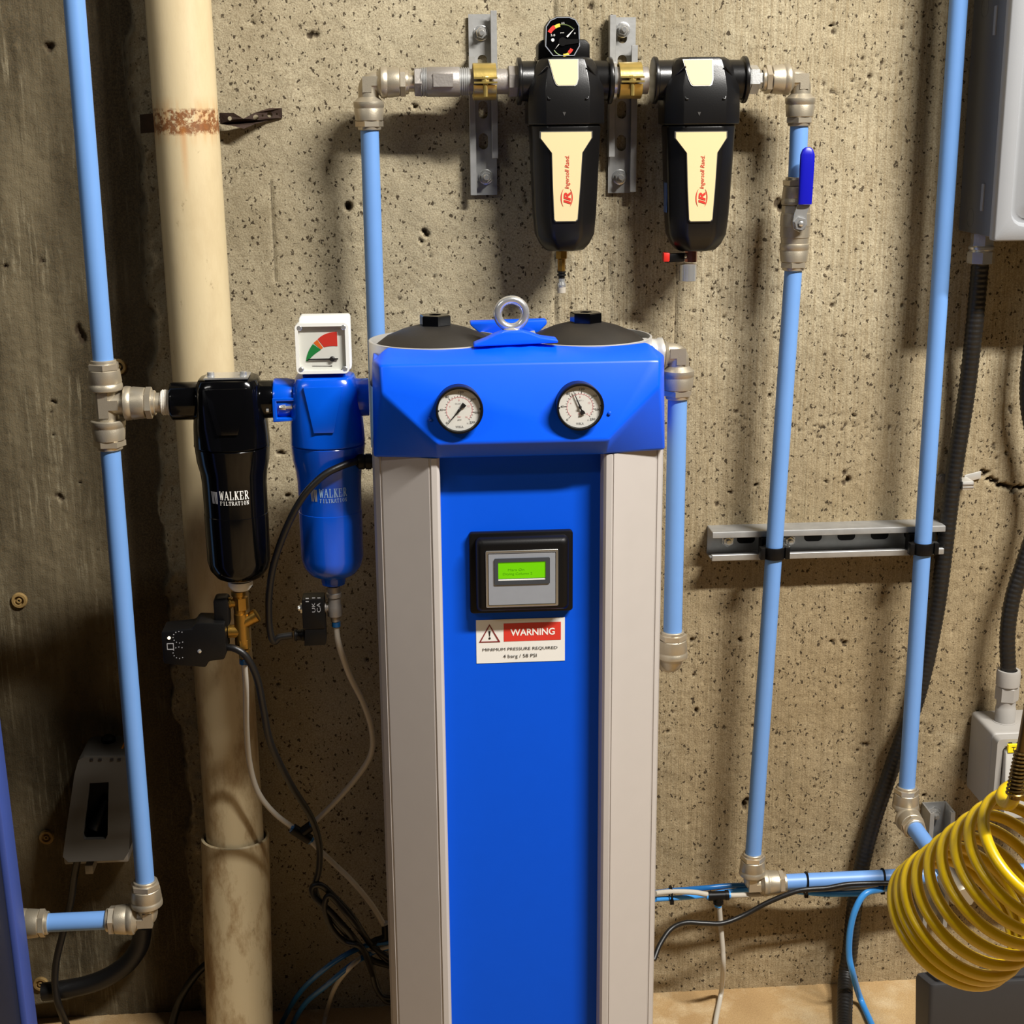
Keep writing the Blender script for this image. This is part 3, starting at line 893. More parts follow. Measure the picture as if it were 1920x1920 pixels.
# nipples
MB().lathe((cu.x, -LF, zt - .231), (0, 0, -1), [(0, .0165), (.010, .0155), (.011, .013)], 28).lathe((cu.x, -LF, zt - .241), (0, 0, -1), [(0, .0150), (.003, .0150)], 24).build('outlet_nipple', M_WBLUE, uf)
MB().lathe((cb.x, -LF, zt - .231), (0, 0, -1), [(0, .0165), (.010, .0140), (.011, .012)], 28).build('outlet_nipple', M_BLKG, bf)
MB().lathe((cb.x, -LF, zt - .236), (0, 0, -1), [(0, .0160), (.006, .0158), (.012, .0112), (.012, .009)], 28).build('drain_collar', M_WPL, bf)
# differential gauge on the blue filter
gx0, gx1, gz0, gz1 = rect(554, 606, 654, 701, LF + .03)
dg = thing('pressure_indicator', 'square white pressure indicator with green orange red scale on blue filter', 'gauge', (cu.x, -LF, zt + .03))
MB().slab(rrect(gx0 + .004, gx1 + .002, gz0 + .001, gz1 + .006, .004), LF - .016, LF + .012).build('back_box', M_WPL, dg, bevel=.0015)
MB().slab(rrect(gx0 + .006, gx1 - .006, zt + .026, gz0 + .002, .001), LF - .012, LF + .014).build('foot', M_WBLUE, dg)
fr = MB()
plate(fr, [rrect(gx0, gx1, gz0, gz1, .006), rrect(gx0 + .004, gx1 - .004, gz0 + .004, gz1 - .004, .004)], lambda x, y, z: (x, -LF - .021 - z, y), .018)
fr.build('bezel', M_WPL, dg, bevel=.0006, seg=1)
MB().slab(rrect(gx0 + .003, gx1 - .003, gz0 + .003, gz1 - .003, .004), LF + .012, LF + .0245).build('dial', M_WPL, dg)
for sx in (0, 1):
    for sz in (0, 1):
        MB().lathe((gx0 + .0055 + sx * (gx1 - gx0 - .011), -LF - .0225, gz0 + .0055 + sz * (gz1 - gz0 - .011)), DY, [(0, .0036), (.007, .0036), (.008, .0025)], 12).build('corner_screw', M_CHR, dg)
px_, pz_ = P(628, 674, LF + .02).x, P(628, 674, LF + .02).z
# fan-shaped colour scale, each sector its own print
sc_ = S(628, 674, LF + .02)


def pxp(x, y, off):
    q = P(x, y, off); return (q.x, q.z)


def sector(name, pts, M):
    MB().slab([pxp(x, y, LF + .0205) for x, y in pts], LF + .0243, LF + .0249).build(name, M, dg, smooth=False)


def qcurve(a, b, c, n=6):
    return [((1 - t) ** 2 * a[0] + 2 * t * (1 - t) * b[0] + t * t * c[0], (1 - t) ** 2 * a[1] + 2 * t * (1 - t) * b[1] + t * t * c[1]) for t in (k / n for k in range(n + 1))]


sector('green_sector', qcurve((574, 676), (576, 658), (587, 644)) + qcurve((602, 655), (586, 665), (578, 676)), M_GREEN)
sector('orange_sector', [(588, 642), (595, 636), (606, 651), (602, 654)], M_ORNG)
sector('red_sector', qcurve((596, 635), (608, 622), (632, 621)) + qcurve((633, 648), (618, 647), (608, 650)), M_RED)
nd = MB().slab([pxp(x, y, LF + .026) for x, y in ((577, 673), (634, 671.5), (634, 674), (577, 675))], LF + .0258, LF + .0268)
nd.lathe((P(623, 673, LF + .026).x, -LF - .0225, P(623, 673, LF + .026).z), DY, [(0, .0032), (.0050, .0032), (.006, .002)], 14)
nd.build('needle', M_BLK, dg)
MB().slab([pxp(x, y, LF + .0205) for x, y in ((586, 685), (618, 685), (618, 685.8), (586, 685.8))], LF + .0243, LF + .0249).slab([pxp(x, y, LF + .0205) for x, y in ((617, 685), (623, 684.2), (623, 686.2), (617, 686))], LF + .0243, LF + .0249).build('scale_mark', M_BLK, dg, smooth=False)
MB().slab(rrect(gx0 + .0035, gx1 - .0035, gz0 + .0035, gz1 - .0035, .003), LF + .0292, LF + .0299).build('lens', M_GLASS, dg)

# ---------------- timer drain under the black filter
dr = thing('timer_drain', 'black timer drain with brass valve and dial box below black filter', 'drain valve', P(440, 1240, LF))
dz = lambda y: P(440, y, LF).z
xb = P(449, 1140, LF).x
br = MB().lathe((xb, -LF, dz(1108)), (0, 0, -1), [(0, .0095), (.006, .0095), (.007, .0075), (.040, .0075)], 20)
br.lathe((xb + .002, -LF, dz(1120)), (0, 0, -1), [(0, .0098), (.016, .0098)], 6, .2)
br.lathe((xb - .002, -LF, dz(1130)), (-1, 0, 0), [(0, .006), (.008, .006), (.008, .0075), (.016, .0070)], 18)
a = P(452, 1170, LF); b = P(480, 1158, LF)
br.lathe(a, (.82, 0, .45), [(0, .0085), (.018, .0085), (.018, .0092), (.024, .0092), (.024, .006)], 20)
br.tube([P(452, 1150, LF), P(455, 1205, LF)], .0095, 18)
br.lathe(P(455, 1183, LF), (-1, 0, 0), [(0, .0088), (.018, .0088), (.019, .0075)], 18)
br.build('brass_body', M_BRASS, dr)
MB().lathe(P(455, 1197, LF), (0, 0, -1), [(0, .009), (.0008, .0102), (.012, .0102), (.013, .009)], 6, .3).lathe(P(456, 1217, LF), (0, 0, -1), [(0, .0092), (.003, .0092), (.004, .006), (.012, .006)], 16).build('hex_nut', M_BRASS, dr)
MB().lathe(P(458, 1236, LF), (0, 0, -1), [(0, .0066), (.006, .0066)], 16).build('blue_collar', M_TUBED, dr)
x0, x1, z0, z1 = rect(403, 1117, 431, 1172, LF)
MB().slab(rrect(x0, x1, z0, z1, .005), LF - .012, LF + .012).build('coil_neck', M_BLKP, dr, bevel=.002)
x0, x1, z0, z1 = rect(309, 1168, 428, 1236, LF)
bx = MB().slab([(x0, z0 + .003), (x0 + .02, z0 - .0), (x1 - .028, z0 - .004), (x1 - .024, z0 + .004), (x1 - .004, z0 + .006), (x1, z0 + .016), (x1, z1 + .006), (x1 - .036, z1 + .008), (x1 - .042, z1), (x0, z1 - .003)], LF - .020, LF + .022)
tb = bx.build('timer_box', M_BLKP, dr, bevel=.0025)
ox = P(332, 1200, LF + .024)
pr = MB()
for cz_, col in ((1195, 0), (1224, 0)):
    c_ = P(336, cz_, LF + .0225)
    for k_ in range(9):
        t = math.radians(-30 + k_ * 30 + 90)
        pr.slab(circ(c_.x + .0078 * math.cos(t), c_.z + .0078 * math.sin(t), .0007, 6), LF + .022, LF + .0226)
s0 = rect(313, 1206, 326, 1218, LF + .022)
plate(pr, [rrect(*s0, .0006), rrect(s0[0] + .0009, s0[1] - .0009, s0[2] + .0009, s0[3] - .0009, .0004)], lambda x, y, z: (x, -LF - .0223 - z, y), .0006)
pr.build('dial_print', M_GREYP, tb, smooth=False)
c_ = P(317, 1196, LF + .022)
MB().lathe((c_.x, -LF - .021, c_.z), DY, [(0, .002), (.002, .002), (.003, .001)], 12).build('status_light', M_LED, tb)
c_ = P(374, 1221, LF + .022)
MB().lathe((c_.x, -LF - .021, c_.z), DY, [(0, .0026), (.0018, .0026), (.0022, .0018)], 12).build('screw', M_CHR, tb)

# ---------------- solenoid drain under the blue filter
sd = thing('solenoid_drain', 'small black solenoid valve with cable plug below blue filter', 'drain valve', P(610, 1200, LF))
xs_ = P(627, 1130, LF).x
vb = MB().lathe((xs_, -LF, P(627, 1099, LF).z), (0, 0, -1), [(0, .0085), (.008, .0085), (.009, .010), (.014, .010), (.015, .0075), (.018, .0085), (.024, .0085), (.026, .0095), (.040, .0095), (.042, .006), (.048, .0055)], 20)
vb.lathe((xs_, -LF, P(620, 1139, LF).z), (-1, 0, 0), [(0, .005), (.010, .005), (.011, .0065), (.016, .0065)], 16)
vb.build('valve_body', M_GALVD, sd)
x0, x1, z0, z1 = rect(568, 1117, 610, 1172, LF)
cz_ = MB().slab(rrect(x0, x1, z0, z1, .002), LF - .014, LF + .016).build('coil', M_BLKP, sd, bevel=.001)
pr = MB()
for txt, r_ in (('UK', (585, 1130, 591, 1148)), ('CA', (594, 1130, 601, 1148))):
    q = rect(*r_, LF + .016)
    text_fit(pr, txt, 0, q[3] - q[2], 0, q[1] - q[0], lambda u, w, q=q: (q[1] - w, -LF - .0163, q[2] + u))
for k_, (x, y) in enumerate(((576, 1122), (588, 1121), (598, 1121), (576, 1128))):
    q = P(x, y, LF + .016); pr.slab([(q.x - .002, q.z - .0006), (q.x + .002, q.z - .0006), (q.x + .002, q.z + .0006), (q.x - .002, q.z + .0006)], LF + .016, LF + .0164)
pr.build('coil_print', M_GREYP, cz_, smooth=False)
MB().lathe((x0 + .001, -LF, P(563, 1140, LF).z), (-1, 0, 0), [(0, .0068), (.004, .0068), (.004, .004), (.007, .0035)], 6).build('end_nut', M_CHR, sd)
x0, x1, z0, z1 = rect(571, 1171, 612, 1203, LF)
MB().slab([(x0, z0), (x1 - .002, z0), (x1, z0 + .003), (x1, z1), (x0 + .002, z1)], LF - .012, LF + .015).lathe((x0, -LF, (z0 + z1) / 2 - .002), (-1, 0, 0), [(0, .0080), (.004, .0078), (.0045, .0070), (.010, .0070), (.0105, .0080), (.013, .0080), (.013, .005)], 18).build('cable_plug', M_BLKP, sd, bevel=.0012)
MB().lathe(P(630, 1166, LF), (0, 0, -1), [(0, .0058), (.006, .0058)], 16).build('blue_collar', M_TUBED, sd)
GC = 'cables and small tubes by the dryer'


def hose(name, pts, r, M, label, cat='cable', n=10, k=8, group=GC):
    return tag(MB().tube(spline(pts, k), r, n).build(name, M), label, cat, group)


# ------------------------------------------------------------------ the dryer
OC = 0.28          # depth of its two columns' axes
xl, xr = P(817, 650, OC).x, P(1098, 645, OC).x
xc = (xl + xr) / 2
XO = (P(1250, 843, .385).x - P(697, 858, .385).x) / 2
xm = (P(1250, 843, .385).x + P(697, 858, .385).x) / 2
ZB = (P(697, 858, .385).z + P(1250, 843, .385).z) / 2
dry = thing('air_dryer', 'tall blue and grey air dryer with two gauges and a green display', 'air dryer', (xm, -.28, 0))


def mx(px_l, px_r, y, off):
    """mirror-averaged half width of a feature seen at two photo columns"""
    return (P(px_r, y, off).x - P(px_l, y, off).x) / 2


xi = mx(823, 1130, 858, .412)
prof = [(XO, .19), (XO, .362), (XO - .003, .371), (XO - .009, .3775), (XO - .0098, .3765), (XO - .0112, .3765), (XO - .012, .379), (xi + .0135, .4085), (xi + .0128, .4075), (xi + .0112, .4078), (xi + .0105, .4098), (xi + .004, .4098), (xi + .001, .407), (xi, .402), (xi, .19)]
for s in (-1, 1):
    co = MB().prism([(xm + s * x, -o) for x, o in prof], lambda x, y: (x, y, 0.0), lambda x, y: (x, y, ZB + .002)).build('side_column', M_COLM, dry, angle=22)
OPN = .384
MB().box(xm - xi - .002, xm + xi + .002, -OPN, -.20, .03, ZB + .004).build('front_panel', M_PANEL, dry)
MB().box(xm - XO + .01, xm + XO - .01, -.36, -.19, .0, .03).build('base_plinth', M_BLKP, dry)

# cap shell
yz = lambda y, off, xp=970: P(xp, y, off).z
zc_top = yz(650, .360); zcr = yz(679, .402); zfb = yz(829, .430); zbt = yz(860, .412)
ht = mx(706, 1232, 648, .36) ; hcr = mx(711, 1237, 680, .402); hside = yz(730, .41); hfb = mx(816, 1139, 830, .430); hbt = mx(823, 1130, 859, .412)
XE = mx(697, 1248, 700, .385)
zco = ZB
ctr = []


def capv(x, off, z): return V((xm + x, -off, z))


# top edge: scalloped in front of both domes
NT_ = 25
top = []
for i in range(NT_):
    u = -1 + 2 * i / (NT_ - 1)
    x = u * (ht - .012)
    xa = abs(x)
    dxl = abs(xa - (xr - xl) / 2)
    if xa > .020:
        z = zc_top + .0070 - .0075 * math.sqrt(max(0, 1 - (dxl / .075) ** 2))
    else:
        z = zc_top + .0062
    top.append((x, .361 - .010 * (dxl / .09) ** 2, z))
cp = MB()
vt = [capv(*t) for t in top]                                     # 0..24
vc = [capv(-hcr * 1 + 2 * hcr * i / (NT_ - 1), .404, zcr) for i in range(NT_)]   # crease 25..49
fb = [capv(-hcr + .001, .411, hside), capv(-hfb, .430, zfb), capv(hfb, .430, zfb), capv(hcr - .001, .411, hside)]  # 50..53
bt = [capv(-XE - .001, .386, zco), capv(-hbt, .413, zbt + .003), capv(hbt, .413, zbt + .003), capv(XE + .001, .386, zco)]       # 54..57
sd_ = [capv(-XE + .001, .378, zcr + .002), capv(XE - .001, .378, zcr + .002)]                        # 58,59 upper outer corners
bk = [capv(-XE, .20, zco), capv(XE, .20, zco), capv(-XE + .001, .20, zcr + .002), capv(XE - .001, .20, zcr + .002), capv(-ht + .012, .20, zc_top), capv(ht - .012, .20, zc_top)]   # 60..65
ins_ = [capv(x, o - .005, zc_top - .018) for x, o, z in top]      # 66..90 inner lip, down to the deck the tubes stand in
bk[4].z = bk[5].z = zc_top - .018
lipL, lipR = capv(-XE + .004, .374, zcr + .002), capv(XE - .004, .374, zcr + .002)
vs = vt + vc + fb + bt + sd_ + bk + ins_
fs = [(i, i + 1, 26 + i, 25 + i) for i in range(24)]
fs += [tuple([25 + i for i in range(25)] + [53, 52, 51, 50])]
fs += [(51, 52, 56, 55), (50, 51, 55, 54), (53, 57, 56, 52), (25, 50, 54, 58), (49, 59, 57, 53), (0, 25, 58), (24, 59, 49)]
fs += [(58, 54, 60, 62), (59, 63, 61, 57), (0, 58, 66), (24, 90, 59), (58, 62, 64, 66), (90, 65, 63, 59)]
fs += [(i, 66 + i, 67 + i, i + 1) for i in range(24)]
fs += [tuple(list(range(66, 91)) + [65, 64]), (62, 60, 61, 63, 65, 64), (54, 55, 56, 57, 61, 60)]
cp.add(vs, fs)
CAPO = cp.build('top_cap', M_BLUE, dry, bevel=.0035, seg=3, angle=30)
# gap line and moulding dimples
for px, py in ((806, 786), (1143, 775)):
    q = P(px, py, .423); MB().lathe((q.x, -.421, q.z), DY, [(0, .0022), (.0028, .0022), (.0034, .0012)], 10).build('fixing_pin', M_BLUE, CAPO)
# centre bracket
brp = [(887, 650), (1047, 642), (1045, 636), (1014, 632), (992, 624), (980, 621), (944, 622), (930, 627), (912, 636), (889, 645)]
MB().slab([pxp(x, y, .366) for x, y in brp], .345, .370).build('lifting_bracket', M_BLUE, dry, bevel=.002)
MB().slab([pxp(x, y, .215) for x, y in ((881, 602), (1024, 598), (1024, 606), (1008, 622), (900, 624), (881, 608))], .205, .225).build('rear_bracket', M_BLUE, dry, bevel=.002)
# eye bolt
ec = P(959, 588, .345); s = S(959, 588, .345)
ey = MB()
R1, r1 = 26 * s, 8.4 * s
pts = [(ec.x + R1 * math.cos(t), -.345, ec.z + R1 * math.sin(t)) for t in np.linspace(0, 2 * math.pi, 41)]
ring = []
for t in np.linspace(0, 2 * math.pi, 40, endpoint=False):
    c = V((ec.x + R1 * math.cos(t), -.345, ec.z + R1 * math.sin(t))); o = V((math.cos(t), 0, math.sin(t)))
    ring.append([c + o * (8.2 * s * math.cos(a)) + V((0, 1, 0)) * (8.8 * s * math.sin(a)) for a in np.linspace(0, 2 * math.pi, 14, endpoint=False)])
ey.loft(ring + [ring[0]], caps=False)
ey.lathe((ec.x, -.345, ec.z - 30 * s), (0, 0, -1), [(-.003, .006), (0, .012), (.003, .0145), (.006, .0145), (.007, .011)], 24)
ey.build('eye_bolt', M_CHR, dry)
# columns' open tubes with black domed closures
zr_ = P(692, 633, OC).z - .0035
RT_ = (P(943, 633, OC).x - P(692, 633, OC).x) / 2
for cx in (xl, xr):
    MB().lathe((cx, -OC, zr_ - .055), DZ, [(0, RT_), (.055, RT_), (.0555, RT_ - .0008), (.0555, RT_ - .0028), (.050, RT_ - .003), (.040, RT_ - .003)], 56, caps=False).build('tube_rim', M_RIMW, dry)
    dm = MB().lathe((cx, -OC, zr_ - .012), DZ, [(0, RT_ - .0032), (.004, RT_ - .006), (.007, RT_ - .010), (.016, RT_ * .74), (.0245, RT_ * .50), (.029, RT_ * .30), (.0300, .022), (.0300, .0)], 48, caps=False).build('domed_closure', M_DOME, dry)
    MB().lathe((cx, -OC, zr_ + .0165), DZ, [(0, .0195), (.0015, .0205), (.0130, .0205), (.0142, .0190), (.0142, .0085), (.008, .0080), (.008, .001)], 6, .15, caps=False).build('hex_plug', M_BLKG, dm, angle=20)
# gauges
GZ = []


def gauge(px, py, ang):
    """round pressure gauge let into the cap"""
    c = P(px, py, .43); r = 45.0 * S(px, py, .43)
    o = .424
    g = MB().lathe((c.x, -o + .014, c.z), DY, [(0, r * .97), (.020, r), (.0255, r), (.027, r * .975), (.027, r * .905), (.0235, r * .885), (.0225, r * .880)], 56, caps=False).build('pressure_gauge', M_BLKP, dry)
    od = o + .0085
    MB().slab(circ(c.x, c.z, r * .905, 48), od - .003, od).build('dial', M_DIAL, g)
    k = MB()
    red = MB()
    A = lambda v: math.radians(225 - 270 * v / 230.0)
    for v in range(0, 231, 10):
        L = .10 if v % 40 == 0 else .05
        t = A(v); w = .010 * r if v % 40 == 0 else .006 * r
        e = V((math.cos(t), math.sin(t))); nn = V((-e.y, e.x)) * w
        a, b = e * r * .56, e * r * (.56 + L)
        k.slab([(c.x + q.x, c.z + q.y) for q in (a - nn, b - nn, b + nn, a + nn)], od, od + .0003)
    for v in (0, 40, 80, 120, 160, 200, 230):
        t = A(v); w = .036 * r * len(str(v)); h = .045 * r
        qx, qz = c.x + r * .75 * math.cos(t), c.z + r * .75 * math.sin(t)
        text_fit(k, str(v), qx - w, qx + w, qz - h, qz + h, onplane(od + .0003))
    text_fit(k, 'psi', c.x - .07 * r, c.x + .07 * r, c.z - .46 * r, c.z - .38 * r, onplane(od + .0003))
    k2 = MB()
    text_fit(k2, 'WIKA', c.x - .16 * r, c.x + .16 * r, c.z - .76 * r, c.z - .66 * r, onplane(od + .0003), bold=.01)
    text_fit(k2, 'kl. 2.5', c.x + .32 * r, c.x + .52 * r, c.z - .60 * r, c.z - .53 * r, onplane(od + .0003))
    text_fit(k2, 'EN 837-1', c.x - .16 * r, c.x + .14 * r, c.z + .24 * r, c.z + .30 * r, onplane(od + .0003))
    red.slab(arcband(c.x, c.z, r * .535, r * .555, 225, -45, 40), od, od + .0002)
    for v in range(0, 17):
        t = math.radians(225 - 270 * v / 16.0); e = V((math.cos(t), math.sin(t))); nn = V((-e.y, e.x)) * .006 * r
        a, b = e * r * .50, e * r * .545
        red.slab([(c.x + q.x, c.z + q.y) for q in (a - nn, b - nn, b + nn, a + nn)], od, od + .0002)
    for v in (4, 8, 12, 16):
        t = math.radians(225 - 270 * v / 16.0); qx, qz = c.x + r * .42 * math.cos(t), c.z + r * .42 * math.sin(t)
        text_fit(red, str(v), qx - .022 * r * len(str(v)), qx + .022 * r * len(str(v)), qz - .04 * r, qz + .04 * r, onplane(od + .0003))
    text_fit(red, 'bar', c.x - .07 * r, c.x + .07 * r, c.z - .32 * r, c.z - .24 * r, onplane(od + .0003))
    k.build('black_scale', M_BLK, g, smooth=False); k2.build('grey_lettering', M_GREYP, g, smooth=False); red.build('red_scale', M_PINK, g, smooth=False)
    t = math.radians(ang); e = V((math.cos(t), math.sin(t))); nn = V((-e.y, e.x))
    poly = [e * -.34 * r + nn * .10 * r, e * -.22 * r + nn * .09 * r, e * -.14 * r + nn * .03 * r, nn * .035 * r, e * .74 * r + nn * .008 * r, e * .74 * r - nn * .008 * r, nn * -.035 * r, e * -.14 * r - nn * .03 * r, e * -.22 * r - nn * .09 * r, e * -.34 * r - nn * .10 * r]
    nd = MB().slab([(c.x + q.x, c.z + q.y) for q in poly], od + .0016, od + .0022)
    nd.lathe((c.x, -od, c.z), DY, [(0, .06 * r), (.0030, .06 * r), (.0034, .03 * r)], 14)
    nd.build('needle', M_BLK, g)
    for sgn in (-1, 1):
        q = c.x + sgn * r * .86
        MB().lathe((q, -od, c.z + (0.03 if sgn > 0 else -.02) * r), DY, [(0, .03 * r), (.001, .03 * r)], 8).build('stop_pin', M_BLK, g)
    MB().slab(circ(c.x, c.z, r * .90, 48), od + .0046, od + .0056).build('lens', M_GLASS, g)


gauge(861, 768, 229)
gauge(1087, 762, 113)
# controller display
x0, x1, z0, z1 = rect(881, 999, 1075, 1150, OPN + .012)
dh = MB().slab(rrect(x0, x1, z0, z1, .004), OPN - .002, OPN + .008).build('display_housing', M_BLKP, dry, bevel=.0015)
a0, a1, b0, b1 = rect(893, 1009, 1067, 1146, OPN + .02)
rb = []
for o_, ins, rr in ((OPN + .006, 0, .006), (OPN + .016, .0, .006), (OPN + .021, .0035, .006), (OPN + .022, .0075, .005)):
    rb.append([V((x, -o_, z)) for x, z in rrect(a0 + ins, a1 - ins, b0 + ins, b1 - ins, rr)])
MB().loft(rb).build('raised_frame', M_BLKP, dh, angle=50)
f0, f1, g0, g1 = rect(911, 1032, 1047, 1138, OPN + .024)
pl = MB().slab(rrect(f0, f1, g0, g1, .0016), OPN + .0215, OPN + .0235).build('faceplate', M_SILVE, dh, bevel=.0004, seg=1)
MB().slab(rrect(f0 + .003, f1 - .003, g0 + .003, g1 - .003, .001), OPN + .0234, OPN + .0238).build('faceplate_sheet', M_SILV, dh)
ln_ = MB(); plate(ln_, [rrect(f0 + .003, f1 - .003, g0 + .003, g1 - .003, .001), rrect(f0 + .0035, f1 - .0035, g0 + .0035, g1 - .0035, .001)], lambda x, y, z: (x, -OPN - .0239 - z, y), .0004)
ln_.build('border_line', M_BLK, dh, smooth=False)
w0, w1, v0, v1 = rect(927, 1046, 1031, 1095, OPN + .024)
wf = MB()
l0, l1, k0, k1 = rect(934, 1053, 1023, 1084, OPN + .024)
plate(wf, [rrect(w0, w1, v0, v1, .0015), rrect(l0, l1, k0 - .003, k1, .0003)], lambda x, y, z: (x, -OPN - .0246 - z, y), .0014)
wf.build('screen_frame', mat('dark_grey_screen_frame', (56, 60, 66), .45), dh, smooth=False)
MB().box(l0, l1, -OPN - .0244, -OPN - .0236, k0, k1).build('lcd_screen', M_LCD, dh)
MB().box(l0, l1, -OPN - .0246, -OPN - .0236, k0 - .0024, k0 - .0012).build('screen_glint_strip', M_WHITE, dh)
lc = MB(); hw = l1 - l0; hh = k1 - k0
text_fit(lc, 'Mars On', l0 + hw * .21, l0 + hw * .55, k0 + hh * .46, k0 + hh * .60, onplane(OPN + .0246))
text_fit(lc, 'Drying Column 2', l0 + hw * .10, l0 + hw * .72, k0 + hh * .18, k0 + hh * .36, onplane(OPN + .0246))
lc.build('lcd_text', M_LCDT, dh, smooth=False)
# warning label
x0, x1, z0, z1 = rect(893, 1160, 1059, 1241, OPN)
wl = MB().box(x0, x1, -OPN - .0006, -OPN + .0004, z0, z1).build('warning_label', M_LABEL, dry, smooth=False)
lw, lh = x1 - x0, z1 - z0
onl = onplane(OPN + .0012)
MB().box(x0 + lw * .31, x0 + lw * .955, -OPN - .0009, -OPN - .0005, z0 + lh * .49, z0 + lh * .905).build('red_field', M_RED, wl, smooth=False)
text_fit(MB(), 'WARNING', x0 + lw * .385, x0 + lw * .885, z0 + lh * .615, z0 + lh * .775, onl, bold=.02).build('warning_word', M_WHITE, wl, smooth=False)
tri = lambda i: [(x0 + lw * (.15 + (k * (.12 - i))), z0 + lh * q) for k, q in ((-1, .485 + i * .9), (1, .485 + i * .9), (0, .90 - i * 2.0))]
tm = MB(); plate(tm, [tri(0), tri(.022)], lambda x, y, z: (x, -OPN - .0009 - z, y), .0004)
tm.build('warning_triangle', mat('dark_red_print', (120, 28, 34), .5), wl, smooth=False)
ex = MB()
ex.slab([(x0 + lw * .138, z0 + lh * .74), (x0 + lw * .162, z0 + lh * .74), (x0 + lw * .154, z0 + lh * .62), (x0 + lw * .146, z0 + lh * .62)], OPN + .0005, OPN + .0010)
ex.slab(circ(x0 + lw * .15, z0 + lh * .575, lw * .013, 10), OPN + .0005, OPN + .0010)
text_fit(ex, 'MINIMUM PRESSURE REQUIRED', x0 + lw * .07, x0 + lw * .915, z0 + lh * .27, z0 + lh * .35, onl)
text_fit(ex, '4 barg / 58 PSI', x0 + lw * .30, x0 + lw * .68, z0 + lh * .085, z0 + lh * .19, onl)
ex.build('black_lettering', M_BLK, wl, smooth=False)
# cable gland at the left shoulder
gp = P(694, 865, .33)
gpx = xm - XO
MB().lathe((gpx + .002, -.33, gp.z), (-1, 0, 0), [(0, .0085), (.004, .0085), (.004, .0100), (.011, .0100), (.011, .0085), (.014, .0100), (.020, .0092), (.023, .0055)], 18).build('cable_gland', M_BLKP, dry)
# outlet boss on the right tube
zo = P(1240, 663, OC).z
MB().lathe((xr + RT_ - .012, -OC, zo), DX, [(0, .0205), (.012, .0205), (.014, .0190), (.019, .0190), (.021, .0205), (.026, .0205), (.028, .015)], 32).build('outlet_boss', M_RIMW, dry)
oc_ = P(1272, 664, OC); oc_.z = zo
o1, oa, ob = elbow(oc_, -DX, -DZ, .019, .021, 'nickel elbow at the dryer outlet, above the pipe on its right', cups=(False, True))
MB().lathe((oc_.x - .019, -OC, zo), (-1, 0, 0), [(0, .0125), (.0005, .0185), (.004, .0190), (.008, .0185)], 30).build('collar', M_NICK, o1)
lb_c = P(1268, 1245, OC); lb_c.x = oc_.x
o2, oa2, ob2 = elbow(lb_c, DZ, V((0, 1, 0)), .010, .018, 'nickel elbow turning to the wall low at the right of the dryer', cups=(True, False), badge=False)
pipe(ob + DZ * .01, oa2 - DZ * .01, 'pale blue air pipe running down the right side of the dryer')
MB().tube([ob2 - V((0, .004, 0)), ob2 + V((0, .06, 0))], .0125, 20).build('rear_stub', M_PIPE, o2)

# ------------------------------------------------------------------ filter pair on the wall
FO = 0.065


def channel(px_c, y0, y1, label, lips, slots, bolts):
    """slotted strut channel screwed to the wall, open to the front; lips: (side, top px, bottom px)"""
    zt_, zb_ = P(px_c, y0, .01).z, P(px_c, y1, .01).z
    cx = P(px_c, (y0 + y1) / 2, .012).x
    root = thing('strut_channel', label, 'bracket', (cx, -.012, zb_), 'slotted steel channels behind the black filters')
    w = .0185
    m = MB()
    hs = []
    for py, hl in slots:
        zc = P(px_c, py, .004).z
        hs.append(rrect(cx - .0065, cx + .0065, zc - hl, zc + hl, .0064, 6))
    plate(m, [[(cx - w, zb_), (cx + w, zb_), (cx + w, zt_), (cx - w, zt_)]] + hs, lambda x, y, z: (x, -.0045 - z, y), .0024)
    for s, a, b in lips:
        za, zb2 = P(px_c, a, .015).z, P(px_c, b, .015).z
        q = [(0, .0035), (.0022, .0035), (.0022, .020), (-.0065, .020), (-.0065, .0160), (-.0045, .0160), (-.0045, .0180), (0, .0180)]
        m.prism([(cx + s * (w - .001 + x), -o) for x, o in q], lambda x, y: (x, y, zb2), lambda x, y: (x, y, za))
    m.build('channel', M_GALV, root, bevel=.0005, seg=1, angle=30)
    for bxp, py in bolts:
        c = P(bxp, py, .008)
        b = MB().lathe((c.x, -.0055, c.z), DY, [(0, .0105), (.0018, .0105), (.0022, .0095), (.0022, .004)], 24)
        b.lathe((c.x, -.0075, c.z), DY, [(0, .0072), (.0006, .0078), (.0062, .0078), (.0070, .0068), (.0070, .004)], 6, .2)
        b.lathe((c.x, -.0095, c.z), DY, [(0, .0042), (.0125, .0042), (.0135, .0032)], 14)
        b.build('anchor_bolt', M_CHR, root, angle=25)
    return root


channel(906, 26, 366, 'slotted steel channel on the wall left of both black filters', ((-1, 105, 366), (1, 20, 297)), ((117, .010), (206, .012), (265, .011)), ((902, 62), (911, 332)))
channel(1167, 32, 362, 'slotted steel channel on the wall between the two black filters', ((-1, 28, 294), (1, 85, 360)), ((66, .011), (117, .010), (206, .012), (268, .011)), ((1168, 56), (1162, 332)))


